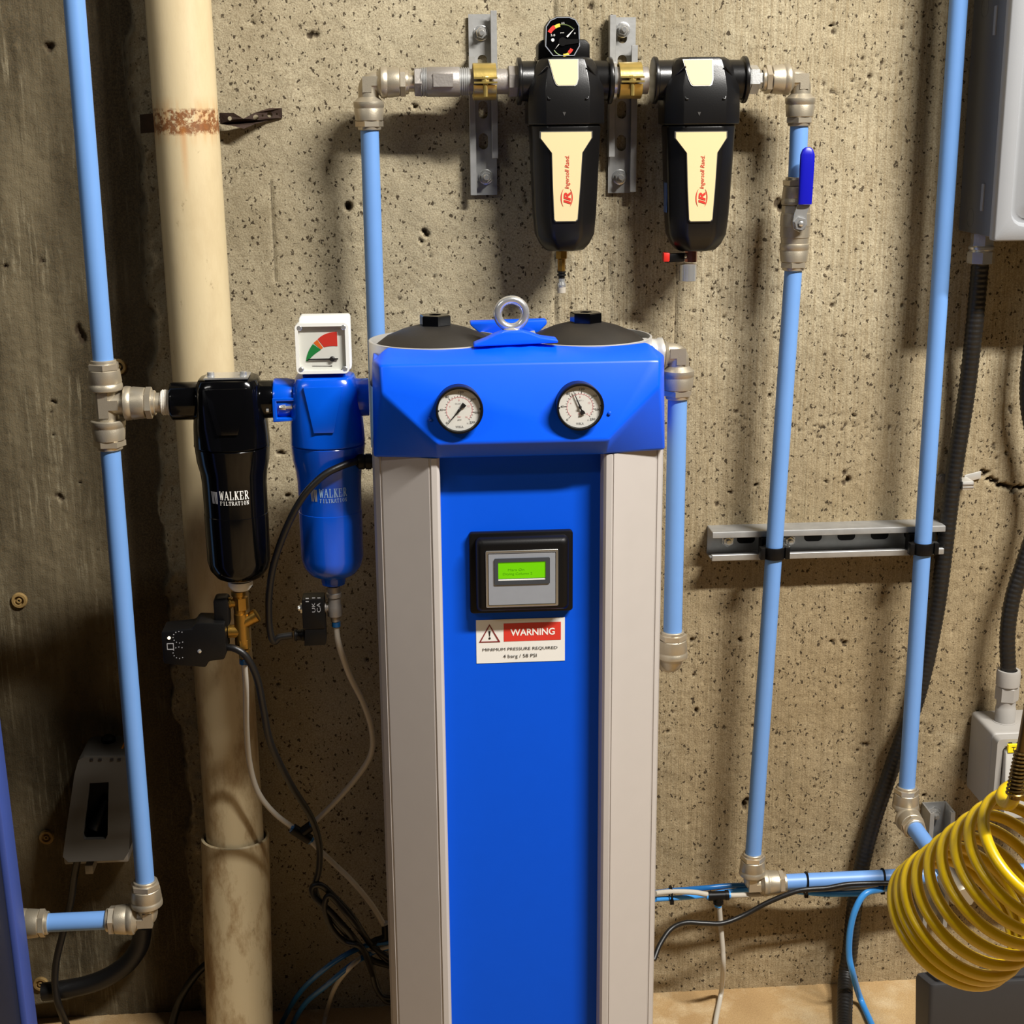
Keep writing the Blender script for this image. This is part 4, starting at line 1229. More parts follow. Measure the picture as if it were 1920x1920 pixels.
def ir_filter(px_c, label, gaugep):
    c = P(px_c, 151, FO); cx = c.x; zp = P(1180, 151, FO).z
    s = S(px_c, 200, FO)
    Y = -FO
    root = thing('line_filter', label, 'air filter', (cx, Y, zp - .23), 'black filters with cream badges')
    D = lambda py: P(px_c, py, FO).z
    HD = .044
    rg = []
    for py, hx, hy, ch in ((108, .030, .031, .35), (113, .036, .0330, .35), (125, .041, .0358, .38), (145, .046, .0400, .40), (168, .0505, .0448, .42), (200, .0515, .046, .44), (231, .0515, .046, .44), (233, .050, .045, .44)):
        rg.append(oct_ring(cx, Y, D(py), hx, hy, ch))
    m = MB().loft(rg)
    for sg in (-1, 1):
        m.lathe((cx + sg * .03, Y, zp), (sg, 0, 0), [(0, .0265), (.0280, .0262), (.0290, .0310), (.0335, .0312), (.0345, .0300), (.0345, .018)], 36)
    hd = m.build('head', M_BLKS, root, bevel=.003, seg=3)
    rg = []
    for py, hx, hy, ch in ((232, .0465, .0415, .42), (238, .0475, .0425, .44), (250, .0470, .0420, .46), (400, .0425, .0385, .50), (438, .0400, .0365, .52), (456, .034, .031, .55), (469, .026, .024, .6)):
        rg.append(oct_ring(cx, Y, D(py), hx, hy, ch))
    MB().loft(rg).build('bowl', M_BLKS, root, bevel=.004, seg=3)
    # cream badges with bright edges: long one on the bowl, short one on the head
    lx = lambda px, py: P(px_c + px - 1061, py, FO + .043).x
    lz = lambda py: P(px_c, py, FO + .043).z
    out = [(1012, 246), (1111, 246), (1111, 258), (1093, 286), (1089, 350), (1084, 413), (1080, 416.5), (1042, 416.5), (1039, 413), (1036, 350), (1034, 286), (1012, 258)]
    yf = lambda z: Y - .0420 + (D(250) - z) / (D(250) - D(400)) * .0035
    dr_ = px_c - 1058
    for nm, ins, th, M in (('badge_edge', 0, .0018, M_SILVE), ('cream_badge', 1, .0024, M_CREAM)):
        ql = []
        for px, py in out:
            k = 1.0 - ins * .045
            ql.append((P(1061 + (px - 1061) * k + dr_, 332 + (py - 332) * (1 - ins * .018), FO + .043).x, lz(332 + (py - 332) * (1 - ins * .018))))
        bad = MB().prism(ql, lambda x, z: (x, yf(z) + .003, z), lambda x, z, th=th: (x, yf(z) - th, z)).build(nm, M, root, smooth=False)
        if ins: badge = bad
    sh = [(1029, 113), (1086, 113), (1085, 150), (1082, 160), (1078, 163), (1046, 163), (1042, 160), (1038, 150)]
    for nm, k, th, M in (('head_badge_edge', 1.0, .0012, M_SILVE), ('head_badge', .94, .0018, M_CREAM)):
        ql = [(P(1058 + (px - 1058) * k + dr_, 138 + (py - 138) * k, FO + .043).x, 138 + (py - 138) * k) for px, py in sh]
        yb = lambda py: Y - (.0336 + (py - 113) / 55.0 * .0112)
        MB().prism(ql, lambda x, py: (x, yb(py) + .004, D(py) + .0), lambda x, py, th=th: (x, yb(py) - th, D(py) + th * .35)).build(nm, M, root, smooth=False)
    # print, reading upwards
    t = MB()
    q0x = P(1070 + dr_, 355, FO + .044).x
    up = lambda u, w: (q0x - .0002 - w, yf(u) - .0029, u)
    z_a, z_b = lz(354), lz(292)
    text_fit(t, 'Ingersoll Rand.', z_a, z_b, 0.0, .0075, lambda u, w: up(u, w), shear=.25)
    # emblem
    ec_x, ec_z = P(1063 + dr_, 371, FO + .044).x, lz(371)
    text_fit(t, 'IR', ec_z - .0085, ec_z + .0080, 0, .0095, lambda u, w: (ec_x + .0055 - w, yf(u) - .0029, u), shear=.2, bold=.035)
    for sg in (0, 1):
        po = []
        arcs = [(a, 1.0) for a in range(35, 150, 8)] if sg == 0 else [(a, 1.0) for a in range(215, 330, 8)]
        n_ = len(arcs)
        o_, i_ = [], []
        for j, (a, _) in enumerate(arcs):
            ra = math.radians(a); thk = .0014 * math.sin(math.pi * (j + .5) / n_)
            o_.append((ec_x + (.0082) * math.sin(ra) * (1 if 1 else 1), ec_z + .0140 * math.cos(ra)))
            i_.append((ec_x + (.0082 - thk) * math.sin(ra), ec_z + (.0140 - thk) * math.cos(ra)))
        t.prism(o_ + i_[::-1], lambda x, z: (x, yf(z) - .0024, z), lambda x, z: (x, yf(z) - .0029, z))
    t.build('red_lettering', M_RED, badge, smooth=False)
    # raised diamond outlines on the shoulders and arrow mark
    for sg in (-1, 1):
        pl_ = [(cx + sg * .0265, D(126)), (cx + sg * .0395, D(145)), (cx + sg * .026, D(186)), (cx + sg * .0235, D(186))]
        MB().tube([V((x, Y - .0012 - (.0385 + .0065 * (D(126) - z) / (D(126) - D(186))) + max(0, abs(x - cx) - .027) * 1.15, z)) for x, z in pl_], .0013, 6).build('shoulder_ridge', M_BLKS, hd)
    ar = P(px_c, 213, FO + .046)
    MB().slab([(ar.x - .0022, ar.z + .002), (ar.x + .0022, ar.z + .002), (ar.x, ar.z - .003)], FO + .0455, FO + .0466).build('flow_arrow', MATS.get('faint_arrow_mark') or mat('faint_arrow_mark', (64, 62, 60), .5), hd, smooth=False)
    return root, cx, zp, D


IR1, ix1, zp, D1 = ir_filter(1058, 'black filter with dial gauge on top, between the two steel channels', True)
IR2, ix2, _, D2 = ir_filter(1311, 'black filter without a gauge, beside the blue-handled valve pipe', False)
# dial gauge on the first filter
x0, x1, z0, z1 = rect(1021, 31, 1088, 106, FO + .03)
gz = thing('filter_gauge', 'black dial gauge with red yellow arcs on top of the left black filter', 'gauge', (ix1, -FO, D1(108)))
b0, b1, _, _ = rect(1007, 80, 1103, 110, FO)
MB().slab([(b0, D1(112)), (b1, D1(112)), (b1, D1(84)), (b1 - .006, D1(75)), (b0 + .006, D1(75)), (b0, D1(84))], FO - .02, FO + .018).build('base_block', M_BLKP, gz, bevel=.002)
wx = x1 - x0; wz = z1 - z0
ou = [(x0, z0 + wz * .25), (x0 + wx * .22, z0), (x1 - wx * .16, z0), (x1, z0 + wz * .25), (x1 - wx * .02, z1 - wz * .22), (x1 - wx * .12, z1 - wz * .07), (x1 - wx * .30, z1), (x0 + wx * .34, z1), (x0 + wx * .14, z1 - wz * .08), (x0 + wx * .02, z1 - wz * .24)]
MB().slab(ou, FO + .004, FO + .032).build('case', M_BLKP, gz, bevel=.0025, seg=2)
cx_, cz_ = (x0 + x1) / 2, (z0 + z1) / 2
ins = [(cx_ + (x - cx_) * .92, cz_ + (z - cz_) * .93) for x, z in ou]
rim = MB(); plate(rim, [[(cx_ + (x - cx_) * .97, cz_ + (z - cz_) * .97) for x, z in ou], ins], lambda x, y, z: (x, -FO - .0322 - z, y), .001)
rim.build('rim', M_SILV, gz, smooth=False)
MB().slab(ins, FO + .0315, FO + .0322).build('dial', M_BLKG, gz, smooth=False)
OG = FO + .0322
u = lambda fx, fz: (x0 + wx * fx, z0 + wz * (1 - fz))


def gpr(name, poly, M, o=.0004): MB().slab(poly, OG, OG + o).build(name, M, gz, smooth=False)


ac = u(.50, .60)
gpr('red_arc', arcband(ac[0], ac[1], wx * .36, wx * .47, 128, 105 + 20, 6) if False else arcband(ac[0], ac[1], wx * .37, wx * .48, 150, 122, 6), M_RED)
gpr('yellow_arc', arcband(ac[0], ac[1], wx * .37, wx * .46, 121, 100, 6), M_YELP)
gpr('green_arc', arcband(ac[0], ac[1], wx * .415, wx * .44, 99, 45, 10), mat('olive_print', (82, 96, 50), .5))
ac2 = u(.52, .70)
gpr('red_arc', arcband(ac2[0], ac2[1], wx * .22, wx * .31, -26, -56, 6), M_RED)
gpr('yellow_arc', arcband(ac2[0], ac2[1], wx * .25, wx * .32, -58, -90, 6), M_YELP)
gpr('green_arc', arcband(ac2[0], ac2[1], wx * .285, wx * .305, -92, -150, 8), mat('pale_green_print', (150, 170, 120), .5))
nd = MB().slab([u(.60, .50), u(.64, .525), u(.835, .30)], OG + .001, OG + .0016).slab([u(.28, .82), u(.30, .80), u(.41, .69), u(.39, .685)], OG + .001, OG + .0016)
nd.build('needle', M_WHITE, gz, smooth=False)
MB().slab(circ(*u(.50, .63), wx * .115, 20), OG, OG + .0018).slab([u(.5, .57), u(.97, .57), u(.97, .66), u(.5, .72)], OG, OG + .0014).build('hub', M_BLKP, gz)
tx = MB()
for s_, r_ in (('5.0', (.17, .44, .29, .49)), ('4.5', (.46, .145, .55, .185)), ('psi', (.44, .39, .54, .425)), ('0', (.82, .40, .86, .44))):
    a = u(r_[0], r_[3]); b = u(r_[2], r_[1]); text_fit(tx, s_, a[0], b[0], a[1], b[1], onplane(OG + .0005))
tx.slab(circ(*u(.225, .585), wx * .045, 10), OG, OG + .0005)
tx.build('dial_print', M_WHITE, gz, smooth=False)
# drain of the first filter
dn = thing('push_drain', 'small brass drain with pale tip under the gauge-topped black filter', 'drain valve', (ix1, -FO, D1(550)))
xd = P(1053, 500, FO).x
MB().lathe((xd, -FO, D1(467)), (0, 0, -1), [(0, .0085), (.0125, .0085), (.0135, .007)], 6, .2).lathe((xd, -FO, D1(486)), (0, 0, -1), [(0, .0055), (.016, .0052)], 8).build('brass_stem', M_BRASS, dn)
MB().lathe((xd, -FO, D1(508)), (0, 0, -1), [(0, .004), (.0005, .0062), (.002, .0062), (.0025, .0048), (.004, .0048), (.0045, .0064), (.0065, .0064), (.007, .0045), (.010, .0045)], 20).build('rubber_rings', M_RUB, dn)
MB().lathe((xd, -FO, D1(522)), (0, 0, -1), [(0, .005), (.005, .0048), (.008, .0065), (.011, .0065), (.013, .0058)], 20).build('chrome_barrel', M_CHR, dn)
MB().lathe((xd, -FO, D1(538)), (0, 0, -1), [(0, .0062), (.008, .0060), (.0085, .004)], 18).build('pale_tip', M_TUBEW, dn)
# drain valve of the second filter
dv = thing('ball_drain', 'chrome drain valve with red-tipped black lever under the plain black filter', 'drain valve', (ix2, -FO, D2(527)))
xv = P(1290, 500, FO).x
MB().lathe((xv + .004, -FO, D2(466)), (0, 0, -1), [(0, .0085), (.018, .0085)], 8).build('body', mat('reddish_chrome', (170, 110, 96), .25, .9), dv)
MB().lathe((xv, -FO, D2(494)), (0, 0, -1), [(0, .0095), (.001, .0120), (.0235, .0120), (.0245, .0108), (.0245, .007)], 28).build('chrome_sleeve', M_CHR, dv)
c_ = P(1262, 482, FO)
MB().obox((c_.x, -FO - .008, c_.z), (.014, 0, .0005), (0, .006, 0), (0, 0, .0058)).build('lever', M_BLKP, dv, bevel=.0015)
c_ = P(1247, 481, FO)
MB().obox((c_.x, -FO - .008, c_.z), (.0045, 0, 0), (0, .0064, 0), (0, 0, .0062)).build('lever_tip', M_REDL, dv, bevel=.0015)
MB().lathe(P(1276, 480, FO), DX, [(0, .0045), (.010, .0045)], 12).build('spindle', M_CHR, dv)
# service sticker on the second bowl's flank
q = P(1234, 370, FO)
MB().obox((ix2 - .0442, -FO - .004, q.z), (.0006, 0, 0), (0, .010, 0), (0, 0, .020)).build('blue_sticker', mat('blue_sticker', (70, 100, 150), .3), IR2)

# pipework of that pair
zz = zp
lc_ = P(690, 151, FO); lc_.z = zz
f1, fa, fbk = elbow(lc_, DX, -DZ, .0165, .024, 'nickel elbow at the top of the pipe left of the black filters')
pipe(fbk + DZ * .01, V((lc_.x, -FO, .95)), 'pale blue air pipe from upper left elbow down behind the dryer')
nip = thing('threaded_coupling', 'dull galvanised threaded coupling left of the left channel', 'pipe fitting', (P(830, 151, FO).x, -FO, zz))
X = lambda px: P(px, 151, FO).x
MB().lathe((fa.x - .006, -FO, zz), DX, [(0, .0125), (X(777) - fa.x + .006, .0125)], 20).build('stem', M_NICKN, nip)
MB().lathe((X(776), -FO, zz), DX, [(0, .014), (.001, .0200), (.010, .0205), (.011, .019)], 6, .1).build('hex_nut', M_GALVD, nip)


def thread(x0, x1, r, n):
    pr = [(0, r * .8), (0, r)]
    L = x1 - x0
    for i in range(n):
        pr += [(L * (i + .25) / n, r * 1.05), (L * (i + .5) / n, r * 1.05), (L * (i + .75) / n, r * .97), (L * (i + 1) / n, r * .97)]
    return pr + [(L, r * .8)]


MB().lathe((X(788), -FO, zz), DX, thread(X(788), X(801), .0185, 4), 28).build('thread', M_GALV, nip)
cpm = MB().lathe((X(799), -FO, zz), DX, [(0, .017), (.0008, .0195), (X(862) - X(799) - .001, .0195), (X(862) - X(799), .017)], 28)
cpm.slab([(X(811), zz - .007), (X(849), zz - .007), (X(849), zz + .0105), (X(811), zz + .0105)], FO + .012, FO + .0205)
cpm.build('sleeve', M_GALVD, nip, bevel=.0006, seg=1)
MB().lathe((X(860), -FO, zz), DX, thread(X(860), X(880), .0180, 5), 28).build('thread', M_GALV, nip)
MB().lathe((X(878), -FO, zz), DX, [(0, .0165), (X(957) - X(878), .0165)], 28).build('nipple_pipe', M_GALVD, nip)
MB().lathe((X(952), -FO, zz), DX, [(0, .019), (.001, .0215), (X(971) - X(952), .0215), (X(973) - X(952), .019)], 8, .5).build('reducing_bush', M_GALVD, nip)
# link between the filters
lk = thing('filter_link', 'short connector joining the two black filters inside the right clamp', 'pipe fitting', (X(1180), -FO, zz))
MB().lathe((X(1146), -FO, zz), DX, [(0, .018), (X(1214) - X(1146), .018)], 28).build('nipple_pipe', M_GALVD, lk)
MB().lathe((X(1148), -FO, zz), DX, [(0, .018), (.0006, .0245), (.004, .0250), (.0046, .018)], 32).build('seal_ring', M_CHR, lk)


def clamp(px, label):
    root = thing('pipe_clamp', label, 'clamp', (X(px), -FO, zz), 'yellow zinc pipe clamps')
    w = .0155
    x0 = X(px) - w
    for a0, a1, nm in ((12, 168, 'upper_half'), (192, 348, 'lower_half')):
        rg = []
        for a in np.linspace(a0, a1, 18):
            t = math.radians(a); e = V((0, -math.cos(t), math.sin(t)))
            c = V((X(px), -FO, zz))
            rg.append([c + e * .0215 - DX * w, c + e * .0242 - DX * w, c + e * .0242 + DX * w, c + e * .0215 + DX * w])
        MB().loft(rg).build(nm, M_GOLD, root, bevel=.0005, seg=1)
    MB().box(x0, x0 + 2 * w, -FO - .034, -FO - .021, zz + .0028, zz + .0052).box(x0, x0 + 2 * w, -FO - .034, -FO - .021, zz - .0030, zz - .0006).build('flange', M_GOLD, root)
    MB().lathe((X(px), -FO - .029, zz + .006), (0, 0, -1), [(0, .0045), (.001, .005), (.009, .005), (.010, .003), (.026, .003)], 8).build('bolt', M_GOLD, root)
    MB().box(x0 + .002, x0 + 2 * w - .002, -FO + .018, -.021, zz - .012, zz + .012).build('foot', M_GALV, root)


clamp(908, 'yellow zinc pipe clamp on the left channel')
clamp(1180, 'yellow zinc pipe clamp on the right channel, between the black filters')
rc = P(1502, 151, FO); rc.z = zz
f2, fa2, fb2 = elbow(rc, -DX, -DZ, .0165, .024, 'nickel elbow right of the black filters, above the blue-handled valve')
nut = thing('hex_adapter', 'bright hexagon adapter between plain black filter and upper right elbow', 'pipe fitting', (X(1408), -FO, zz))
MB().lathe((X(1390), -FO, zz), DX, [(0, .0150), (.006, .0190), (.010, .0190), (.010, .0180), (.011, .0195), (.022, .0195), (.023, .017), (.023, .0125), (fa2.x - X(1390) + .008, .0125)], 6, .3).build('hex_nut', M_CHR, nut)
# valve
vx = rc.x
Zp = lambda py: P(1486, py, FO).z
vt_ = V((vx, -FO, Zp(331)))
pipe(fb2 + DZ * .01, V((vx, -FO, Zp(336))), 'short pale blue pipe between upper right elbow and the valve')
val = thing('ball_valve', 'nickel ball valve with royal blue lever on the right riser pipe', 'valve', (vx, -FO, Zp(510)))
cup(val, V((vx, -FO, Zp(384))), DZ, .25)
cup(val, V((vx, -FO, Zp(456))), -DZ, .35)
bd = MB().lathe((vx, -FO, Zp(384)), (0, 0, -1), [(0, .0160), (.001, .0195), (.011, .0200)], 8, .4)
H = Zp(384) - Zp(456)
bd.lathe((vx, -FO, Zp(384)), (0, 0, -1), [(.011, .0190), (.012, .0208), (H * .55, .0214), (H * .56, .0208), (H * .84, .0206), (H * .85, .0196), (H, .0192), (H, .015)], 30)
hc = P(1500, 419, FO + .03)
bd.lathe((hc.x, -FO - .012, hc.z), DY, [(0, .010), (.012, .010), (.013, .008)], 20)
bd.build('body', M_NICK, val)
LV = FO + .030
lev = MB()
p0, p1 = P(1500, 421, LV), P(1508, 381, LV)
lev.slab([pxp(x, y, LV) for x, y in ((1489, 430), (1487, 415), (1490, 400), (1496, 384), (1520, 384), (1513, 402), (1514, 418), (1511, 430), (1500, 436))], LV - .004, LV - .0015)
lev.build('lever', M_CHR, val, bevel=.0005, seg=1)
MB().lathe((hc.x, -LV + .002, hc.z), DY, [(0, .0085), (.001, .0095), (.006, .0095), (.007, .0085), (.007, .005), (.005, .0045), (.009, .0040), (.010, .002)], 6, .3).build('lever_nut', M_CHR, val)
gr_ = [P(*q) for q in ((1509, 383, LV + .001), (1510, 366, LV + .002), (1513, 310, LV + .004), (1514, 290, LV + .004), (1514.5, 280, LV + .004), (1514.6, 276, LV + .004))]
rings = []
for c, hw_, hd_ in zip(gr_, (.0095, .0098, .0102, .0100, .0072, .003), (.0036, .0040, .0042, .0042, .0036, .0015)):
    rings.append([V((c.x + hw_ * math.copysign(abs(math.cos(a)) ** .7, math.cos(a)), c.y + hd_ * math.copysign(abs(math.sin(a)) ** .7, math.sin(a)), c.z)) for a in np.linspace(0, 2 * math.pi, 18, endpoint=False)])
MB().loft(rings).build('blue_grip', M_HANDLE, val)
# long riser, lower elbow, level pipe
lec = P(1413, 1655, FO)
lec = V((P(1412, 1600, FO).x, -FO, P(1425, 1656, FO).z))
f3, fa3, fb3 = elbow(lec, DZ, DX, .016, .016, 'nickel elbow low on the right joining riser and level pipe')
top_v = V((vx, -FO, Zp(456) - .030)); bot = fa3 - DZ * .01
tag(MB().tube([top_v, bot], .0125, 28).build('air_pipe', M_PIPE), 'long pale blue pipe below the blue-handled valve, crossing the steel rail', 'pipe', GP)
hp = pipe(fb3 - DX * .01, V((P(1990, 1630, FO).x, -FO, lec.z)), 'level pale blue pipe low on the right, banded with two black ties')
for px, lbl in ((1511, 'left'), (1654, 'right')):
    xq = P(px, 1648, FO).x
    tb_ = MB().tube([V((xq + .001 * math.cos(t), -FO + .0142 * math.sin(t), lec.z - .004 + .0182 * math.cos(t))) for t in np.linspace(0, 2 * math.pi, 25)], .0016, 6)
    tb_.obox((xq, -FO - .006, lec.z - .022), (.003, 0, 0), (0, .003, 0), (0, 0, .0028))
    tag(tb_.build('cable_tie', M_BLKP), 'black cable tie on the level blue pipe, %s of the two' % lbl, 'cable tie', 'cable ties on the level pipe')
# rightmost pipe
RX = P(1700, 1480, FO).x
rz_ = P(1697, 1528, FO)
f4, fa4, fb4 = elbow(V((RX, -FO, rz_.z)), DZ, DY, .012, .012, 'nickel elbow at the foot of the rightmost pipe, turning towards the viewer', badge=False)
pipe(fa4 - DZ * .01, V((RX, -FO, 2.60)), 'pale blue pipe rising at the far right beside the grey enclosure')
pe = P(1838, 1728, .26)
pipe(fb4 - DY * .01, V((RX, -.27, rz_.z)), 'short pale blue pipe pointing forward, half hidden behind the yellow coil')
hv = thing('ball_valve', 'blue-handled valve glimpsed through the loops of the yellow coil', 'valve', (RX, -.29, rz_.z - .02))
MB().lathe((RX, -.262, rz_.z), DY, [(0, .0195), (.012, .0205), (.045, .0205), (.055, .0185), (.060, .015)], 8).build('body', M_NICK, hv)
MB().obox((RX + .004, -.292, rz_.z + .026), (.006, 0, 0), (0, .03, 0), (0, 0, .004)).build('blue_grip', M_HANDLE, hv, bevel=.002)

# ------------------------------------------------------------------ horizontal rail with clips
x0 = P(1330, 1015, .02).x; x1 = P(1762, 1010, .02).x
rzt = P(1545, 992, .04).z; rzb = P(1545, 1046, .04).z
rl = thing('strut_rail', 'level galvanised strut rail on the wall carrying two blue pipes', 'bracket', ((x0 + x1) / 2, -.02, rzb))
zc = (rzt + rzb) / 2
hh = (rzt - rzb) / 2
mm = MB()
q = [(-hh, .0), (hh, .0), (hh, .041), (hh - .002, .0415), (hh - .0095, .0415), (hh - .0095, .034), (hh - .0075, .034), (hh - .0075, .039), (hh - .0024, .039), (hh - .0024, .0026), (-hh + .0024, .0026), (-hh + .0024, .039), (-hh + .0075, .039), (-hh + .0075, .034), (-hh + .0095, .034), (-hh + .0095, .0415), (-hh + .002, .0415), (-hh, .041)]
mm.prism([(o, z) for z, o in q], lambda o, z: (x0, -o, zc + z), lambda o, z: (x1, -o, zc + z))
mm.build('rail', M_GALV, rl, bevel=.0007, seg=1, angle=30)
for k_ in range(7):
    xx = x0 + .060 + k_ * .052
    MB().slab(rrect(xx - .014, xx + .014, zc - .007, zc + .007, .0068), .002, .0030).build('slot', M_BLKP, rl)
for px in (1366, 1482):
    c = P(px, 1016, .01)
    MB().lathe((c.x, -.0026, c.z), DY, [(0, .010), (.002, .010), (.002, .0075), (.008, .0075), (.008, .004), (.013, .004)], 6).build('anchor_bolt', M_CHR, rl)


def clip(cx, label):
    root = thing('pipe_clip', label, 'clip', (cx, -FO, zc - .02), 'black pipe clips on the rail')
    m = MB()
    zc2 = P(1460, 1035, FO).z
    rg = []
    for a in np.linspace(-58, 238, 26):
        t = math.radians(a + 180); e = V((math.cos(t), math.sin(t) * 1, 0))
        e = V((math.cos(math.radians(a)), -math.sin(math.radians(a)), 0)); c = V((cx, -FO, zc2))
        rg.append([c + e * .0128 - DZ * .009, c + e * .0160 - DZ * .009, c + e * .0160 + DZ * .009, c + e * .0128 + DZ * .009])
    m.loft(rg)
    for s in (-1, 1):
        m.obox((cx + s * .0185, -FO - .003, zc2), (.0035, 0, 0), (0, .0065, 0), (0, 0, .009))
    m.build('clip_ring', M_BLKP, root, bevel=.0008)
    MB().box(cx - .015, cx + .015, -.049, -.030, zc2 - .011, zc2 + .016).build('clip_base', M_BLKP, root)


zcl = P(1460, 1035, FO).z
clip(bot.x + (top_v.x - bot.x) * (zcl - bot.z) / (top_v.z - bot.z), 'black clip holding the middle riser to the steel rail')
clip(RX, 'black clip holding the rightmost pipe to the steel rail')
# short upright strut, cut end up
x0, x1, z0, z1 = rect(1742, 1525, 1792, 1600, .05)
sx, sz = P(1768, 1520, .04), P(1768, 1524, .04).z
us = thing('cut_strut', 'short upright strut channel with open cut end beside the yellow coil', 'bracket', (sx.x, -.02, .0))
w = .0205
q = [(-w, 0), (w, 0), (w, .041), (w - .007, .041), (w - .007, .034), (w - .0045, .034), (w - .0045, .0385), (w - .0026, .0385), (w - .0026, .0026), (-w + .0026, .0026), (-w + .0026, .0385), (-w + .0045, .0385), (-w + .0045, .034), (-w + .007, .034), (-w + .007, .041), (-w, .041)]
MB().prism([(sx.x + x, -o) for x, o in q], lambda x, y: (x, y, .12), lambda x, y: (x, y, sz)).build('channel', M_GALV, us, angle=30)
MB().lathe((sx.x, -.003, sz - .018), DY, [(0, .012), (.003, .012), (.003, .008), (.012, .008), (.012, .004), (.018, .004)], 6).build('anchor_bolt', M_CHR, us)

# ------------------------------------------------------------------ right hand electrics
ED = .085
xe = P(1796, 440, .005).x
for d_ in np.arange(.02, .25, .002):
    if P(1862, 452, d_).x <= xe + .0005: ED = float(d_); break
ezb = P(1862, 452, ED).z
en = thing('electrical_enclosure', 'grey steel electrical enclosure with embossed door at the upper right corner', 'enclosure', (xe + .2, -.04, ezb))
MB().box(xe, xe + .40, -ED + .012, -.004, ezb + .004, 1.75).build('cabinet', M_ENC, en, bevel=.003)
DF = ED + .006
dx1 = xe + .40
do = []
for o_, i_, rr in ((DF - .018, 0, .003), (DF - .002, 0, .003), (DF, .002, .003)):
    do.append([V((x, -o_, z)) for x, z in rrect(xe - .001 + i_, dx1 - i_, ezb + i_, 1.75 - i_, rr)])
ix = P(1915, 200, DF).x - xe
for o_, i_, rr in ((DF, ix * .85, .02), (DF - .010, ix * 1.05, .018), (DF - .010, ix * 1.30, .016), (DF - .002, ix * 1.62, .014), (DF - .002, ix * 3, .012)):
    do.append([V((x, -o_, z)) for x, z in rrect(xe + i_, dx1 - i_, ezb + i_, 1.75 - i_, rr)])
MB().loft(do).build('door', M_ENCD, en, angle=50)
hx = xe - .0012
for py0, py1 in ((10, 66), (345, 396)):
    za, zb2 = P(1850, py1, ED * .7).z, P(1850, py0, ED * .7).z
    yo = ED * .66
    h = MB().box(hx - .001, hx + .003, -yo - .004, -yo + .004, za, zb2).build('hinge', M_ENCD, en, bevel=.0006, seg=1)
for py in (14, 408):
    c = P(1838, py, ED * .35)
    MB().lathe((xe + .0005, c.y, c.z), (-1, 0, 0), [(0, .0135), (.0008, .0135), (.0008, .0125), (.0002, .0125)], 24).build('knockout', M_ENC, en)
# gland and flexible conduit
gx = P(1840, 470, .045).x
cg = thing('conduit_gland', 'zinc conduit gland under the grey steel enclosure', 'gland', (gx, -.045, P(1840, 516, .045).z))
gz0 = ezb + .004
MB().lathe((gx, -.045, gz0), (0, 0, -1), [(0, .015), (.001, .0165), (.018, .0165), (.019, .015)], 6, .1).build('hex_body', M_CHR, cg)
MB().lathe((gx, -.045, gz0 - .018), (0, 0, -1), [(0, .0165), (.002, .0185), (.005, .0185), (.007, .0165), (.009, .0175)], 28).build('seal_ring', M_CHR, cg)
MB().lathe((gx, -.045, gz0 - .026), (0, 0, -1), [(0, .0170), (.001, .0195), (.017, .0195), (.018, .0175), (.018, .013)], 8, .3).build('clamp_nut', M_CHR, cg)


def flexconduit(pts, r, label, k=10, ribs=True):
    """ribbed liquid-tight conduit: ridges swell along the run"""
    sp = spline(pts, 40)
    # resample evenly
    d = [0]
    for a, b in zip(sp, sp[1:]): d.append(d[-1] + (b - a).length)
    stp = .0019
    n = int(d[-1] / stp)
    out, rr = [], []
    j = 0
    for i in range(n + 1):
        t = d[-1] * i / n
        while j < len(d) - 2 and d[j + 1] < t: j += 1
        u = (t - d[j]) / max(1e-9, d[j + 1] - d[j])
        out.append(sp[j].lerp(sp[j + 1], u)); rr.append(r * (1.0 if i % 4 < 2 else .945))
    return tag(MB().tube(out, rr, 16).build('flexible_conduit', M_FLEX, angle=80), label, 'conduit', 'black flexible conduits')


gq = V((gx, -.045, gz0 - .034))
flexconduit([gq, P(1826, 620, .040), P(1812, 740, .030), P(1790, 880, .024), P(1775, 1000, .022), P(1755, 1150, .022), P(1722, 1300, .022), P(1672, 1440, .022), P(1632, 1560, .022), P(1605, 1680, .024), P(1594, 1780, .024), P(1586, 1830, .03), FP(1584, 1880, .02), FP(1583, 1920, .013), FP(1586, 2000, .013)], .0128, 'black ribbed conduit sweeping from the enclosure down to the floor')
sc2 = thing('conduit_strap', 'small bright strap screwed to wall over the long black conduit', 'strap', P(1805, 905, .01))
q = P(1808, 906, .018)
MB().obox((q.x, -.020, q.z), (.0085, 0, .0005), (0, .014, 0), (0, 0, .0065)).obox((q.x + .018, -.003, q.z + .006), (.013, 0, .003), (0, .0012, 0), (0, 0, .006)).build('saddle', M_RIMW, sc2, bevel=.001)
MB().obox((q.x, -.0345, q.z + .002), (.0085, 0, 0), (0, .0006, 0), (0, 0, .0012)).obox((q.x, -.0345, q.z - .003), (.0085, 0, 0), (0, .0006, 0), (0, 0, .0008)).build('saddle_rib', M_GALVD, sc2)
q = P(1768, 898, .006)
MB().lathe((q.x, -.002, q.z), DY, [(0, .008), (.002, .008), (.002, .005), (.006, .005)], 12).build('screw', M_GALVD, sc2)
